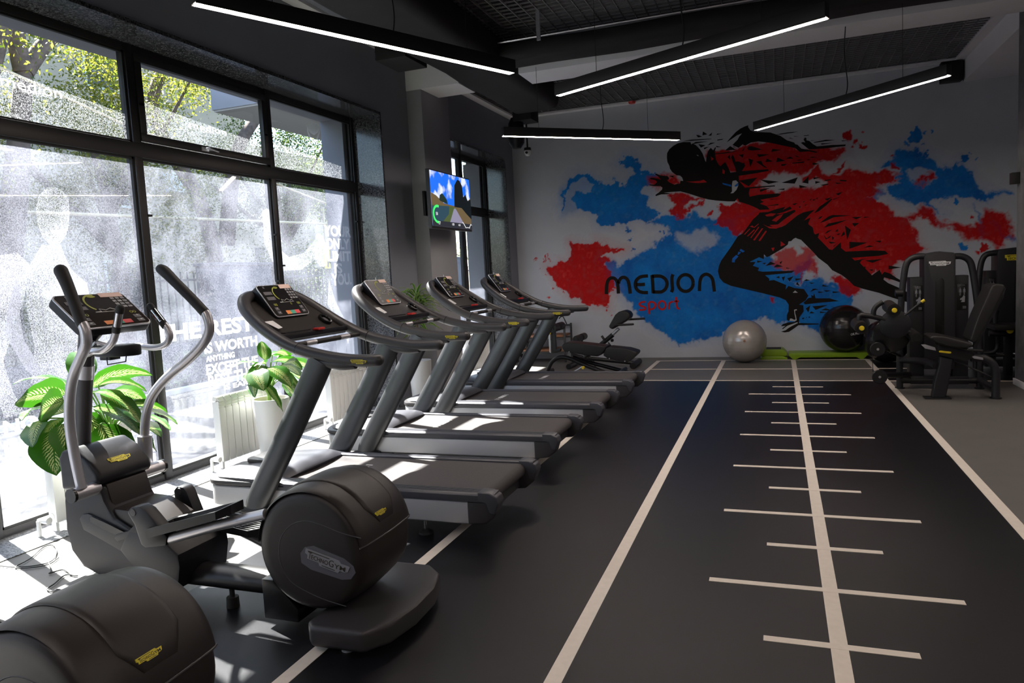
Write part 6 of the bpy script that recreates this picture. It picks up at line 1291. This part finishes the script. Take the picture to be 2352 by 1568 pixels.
# buildings
t = thing('apartment_building', (-19, 10, -.15), 'beige rendered apartment block with windows behind the street trees', 'building')
b = B(); b.box(-24, -18, -12, 22, -.15, 12); b.out('wall', 'beige_render', t)
for y in (-6, -2, 2.4, 6.8, 11.2, 15.6):
    for z in (1.0, 4.1, 7.4):
        b = B(); b.box(-18.0, -17.95, y-.08, y+1.58, z-.08, z+1.48); f = b.out('window', 'ac_white', t); b = B(); b.box(-17.96, -17.93, y, y+1.5, z, z+1.4); b.out('pane', 'window_dark', f)
for (y, z) in ((10.0, 5.0), (5.5, 5.6), (18, 4.6)): b = B(); b.box(-18, -17.6, y, y+.85, z, z+.6, .04); b.out('air_conditioner', 'ac_white', t)
t = thing('rear_building', (-26, 30, -.15), 'pale building further along the street', 'building')
b = B(); b.box(-40, -26, 26, 44, -.15, 9); b.out('wall', 'beige_render', t)
for y in (27.5, 31, 34.5, 38): 
    for z in (2, 5.4): b = B(); b.box(-26, -25.95, y, y+1.5, z, z+1.6); b.out('window', 'window_dark', t)
b = B(); b.tube([(-11.2, -14, 2.5), (-11.2, 8, 2.87), (-11.2, 34, 3.5)], .03, 8); o = b.out('gas_pipe', 'pipe_yellow'); tag(lone(o), 'thin yellow gas pipe running along the street above the fence', 'pipe')
for k, y in enumerate((-4, 6.4, 16.5, 27)): b = B(); b.tube([(-11.2, y, -.15), (-11.2, y, 3.5)], .03, 8); b.out('pipe_post', 'pipe_yellow', o)
b = B(); b.tube([(-8.5, 2.0, 5.1), (-8.5, 6.215, 4.214), (-8.5, 7.9, 3.854), (-8.5, 20, 1.95)], .018, 6); tag(lone(b.out('overhead_wire', 'pipe_yellow')), 'pale wire sloping across the upper left panes outside', 'wire')
# neighbour's awning and wall
t = thing('awning', (-5.9, 12, 3.8), 'grey flat awning projecting from the facade outside the right pane', 'awning')
b = B(); b.box(-6.88, -4.98, 7.8, 13, 3.82, 4.12, .01); b.out('fascia', 'awning_grey', t); b = B(); b.box(-6.86, -4.98, 7.82, 13, 3.80, 3.822); b.out('soffit', 'awning_soffit', t)
b = B(); b.box(-6.1, -4.98, 8.2, 8.5, 4.12, 6.5); b.out('parapet', 'wall_block', t)
# trees
def tree(x, y, h, r, n, seed, lab, m='foliage', lean=0, crown0=.35, limbs=()):
    t = thing('street_tree', (x, y, -.15), lab, 'tree', 'street trees outside the window'); rs = random.Random(seed); top = Vector((x+lean, y+lean*.5, h*.62))
    b = B(); b.tube([(x, y, -.15), (x+lean*.3, y+.05, h*.22), (x+lean*.6, y, h*.42), top], [.17,.14,.11,.07], 10, 4)
    ends = []
    for k in range(7):
        a = rs.uniform(0, 2*PI); s = Vector((x+lean*.5, y, h*rs.uniform(.25,.45))); e = s+Vector((math.cos(a)*r*.75, math.sin(a)*r*.75, h*rs.uniform(.2,.42))); m_ = s.lerp(e,.5)+Vector((0,0,-.1)); b.tube([s, m_, e], [.075,.05,.02], 8, 4); ends += [e, m_]
    for X_, rad, pts in limbs: b.tube([at(px, py, X=X_) for px, py in pts], [rad*(1-.5*i/(len(pts)-1)) for i in range(len(pts))], 12, 5)
    b.out('trunk', 'bark', t)
    cl = [Vector((x+lean+rs.gauss(0, r*.45), y+rs.gauss(0, r*.5), h*rs.uniform(crown0, 1))) for _ in range(46)]+ends
    V = []; Fc = []
    for k in range(n):
        c = rs.choice(cl); p = c+Vector((rs.gauss(0,.30), rs.gauss(0,.30), rs.gauss(0,.24))); d = Vector((rs.gauss(0,1), rs.gauss(0,1), rs.gauss(-.3,1))).normalized(); s = d.cross(Vector((rs.gauss(0,1),rs.gauss(0,1),rs.gauss(0,1)))).normalized(); L = rs.uniform(.05,.10); W = L*.45; i = len(V)
        V += [p, p+d*L*.5+s*W*.5, p+d*L, p+d*L*.5-s*W*.5]; Fc.append((i,i+1,i+2,i+3))
    me = bpy.data.meshes.new('foliage'); me.from_pydata([tuple(v) for v in V], [], Fc); me.materials.append(M[m]); o = bpy.data.objects.new('foliage', me); S.collection.objects.link(o); o.parent = t; me.transform(wm(t).inverted()); return t
tree(-11.8, 6.2, 8, 2.2, 22000, 1, 'forked street tree seen through the left window bay', 'foliage_yellow', .3, .3, [(-11.0,.24,[(0,720),(18,560),(35,430),(45,300),(55,165)]),(-11.0,.15,[(55,165),(38,90),(48,20),(75,-60)]),(-11.0,.14,[(55,165),(100,105),(145,55),(190,-20)]),(-10.6,.16,[(-40,200),(-5,90),(20,30),(30,-40)])])
tree(-12.6, 11.3, 7.5, 2.4, 30000, 2, 'yellow-green street tree seen through the middle window bay', 'foliage_yellow', -.3, .25, [(-11.9,.19,[(500,660),(488,560),(458,460),(415,385),(372,310),(350,240),(372,160),(392,110)]),(-12.2,.2,[(520,560),(530,440),(548,340),(590,270),(640,200)])])
tree(-13.4, 17.5, 7.5, 2.5, 26000, 3, 'bushy street tree left of the right-hand mullion', 'foliage', .4, .2)
tree(-14.5, 25, 7, 3.0, 22000, 4, 'street tree at the far right of the big window', 'foliage', 0, .2)
tree(-13.5, 3.0, 8, 2.3, 18000, 5, 'tall dark street tree at the left edge of the window', 'foliage', .2)
tree(-12.4, 33, 8, 3.2, 14000, 6, 'most distant street tree along the fence', 'foliage', 0, .2)
# shrubs behind the fence
for k, (y, hh) in enumerate(((8.6,1.9),(14.6,2.2),(15.9,2.0))):
    t = thing('shrub', (-11.0, y, -.15), ['dark shrub behind the fence between the wall panels','large shrub behind the bars right of the grey wall panel','shrub next to the far block wall'][k], 'shrub', 'shrubs behind the fence'); rs = random.Random(40+k); V = []; Fc = []
    for q in range(2600):
        a = rs.uniform(0, 2*PI); rr_ = rs.random()**.5; p = Vector((-11.0+.55*rr_*math.cos(a), y+.95*rr_*math.sin(a), -.1+hh*rs.random())); d = Vector((rs.gauss(0,1), rs.gauss(0,1), rs.gauss(0,1))).normalized(); s = d.cross(Vector((rs.gauss(0,1),rs.gauss(0,1),rs.gauss(0,1)))).normalized(); L = rs.uniform(.06,.11); i = len(V)
        V += [p, p+d*L*.5+s*L*.25, p+d*L, p+d*L*.5-s*L*.25]; Fc.append((i,i+1,i+2,i+3))
    me = bpy.data.meshes.new('foliage'); me.from_pydata([tuple(v) for v in V], [], Fc); me.materials.append(M['foliage']); o = bpy.data.objects.new('foliage', me); S.collection.objects.link(o); o.parent = t; me.transform(wm(t).inverted())
    b = B(); b.tube([(-11.0, y, -.15), (-11.0, y, hh*.6)], .03, 8); b.out('stem', 'bark', t)
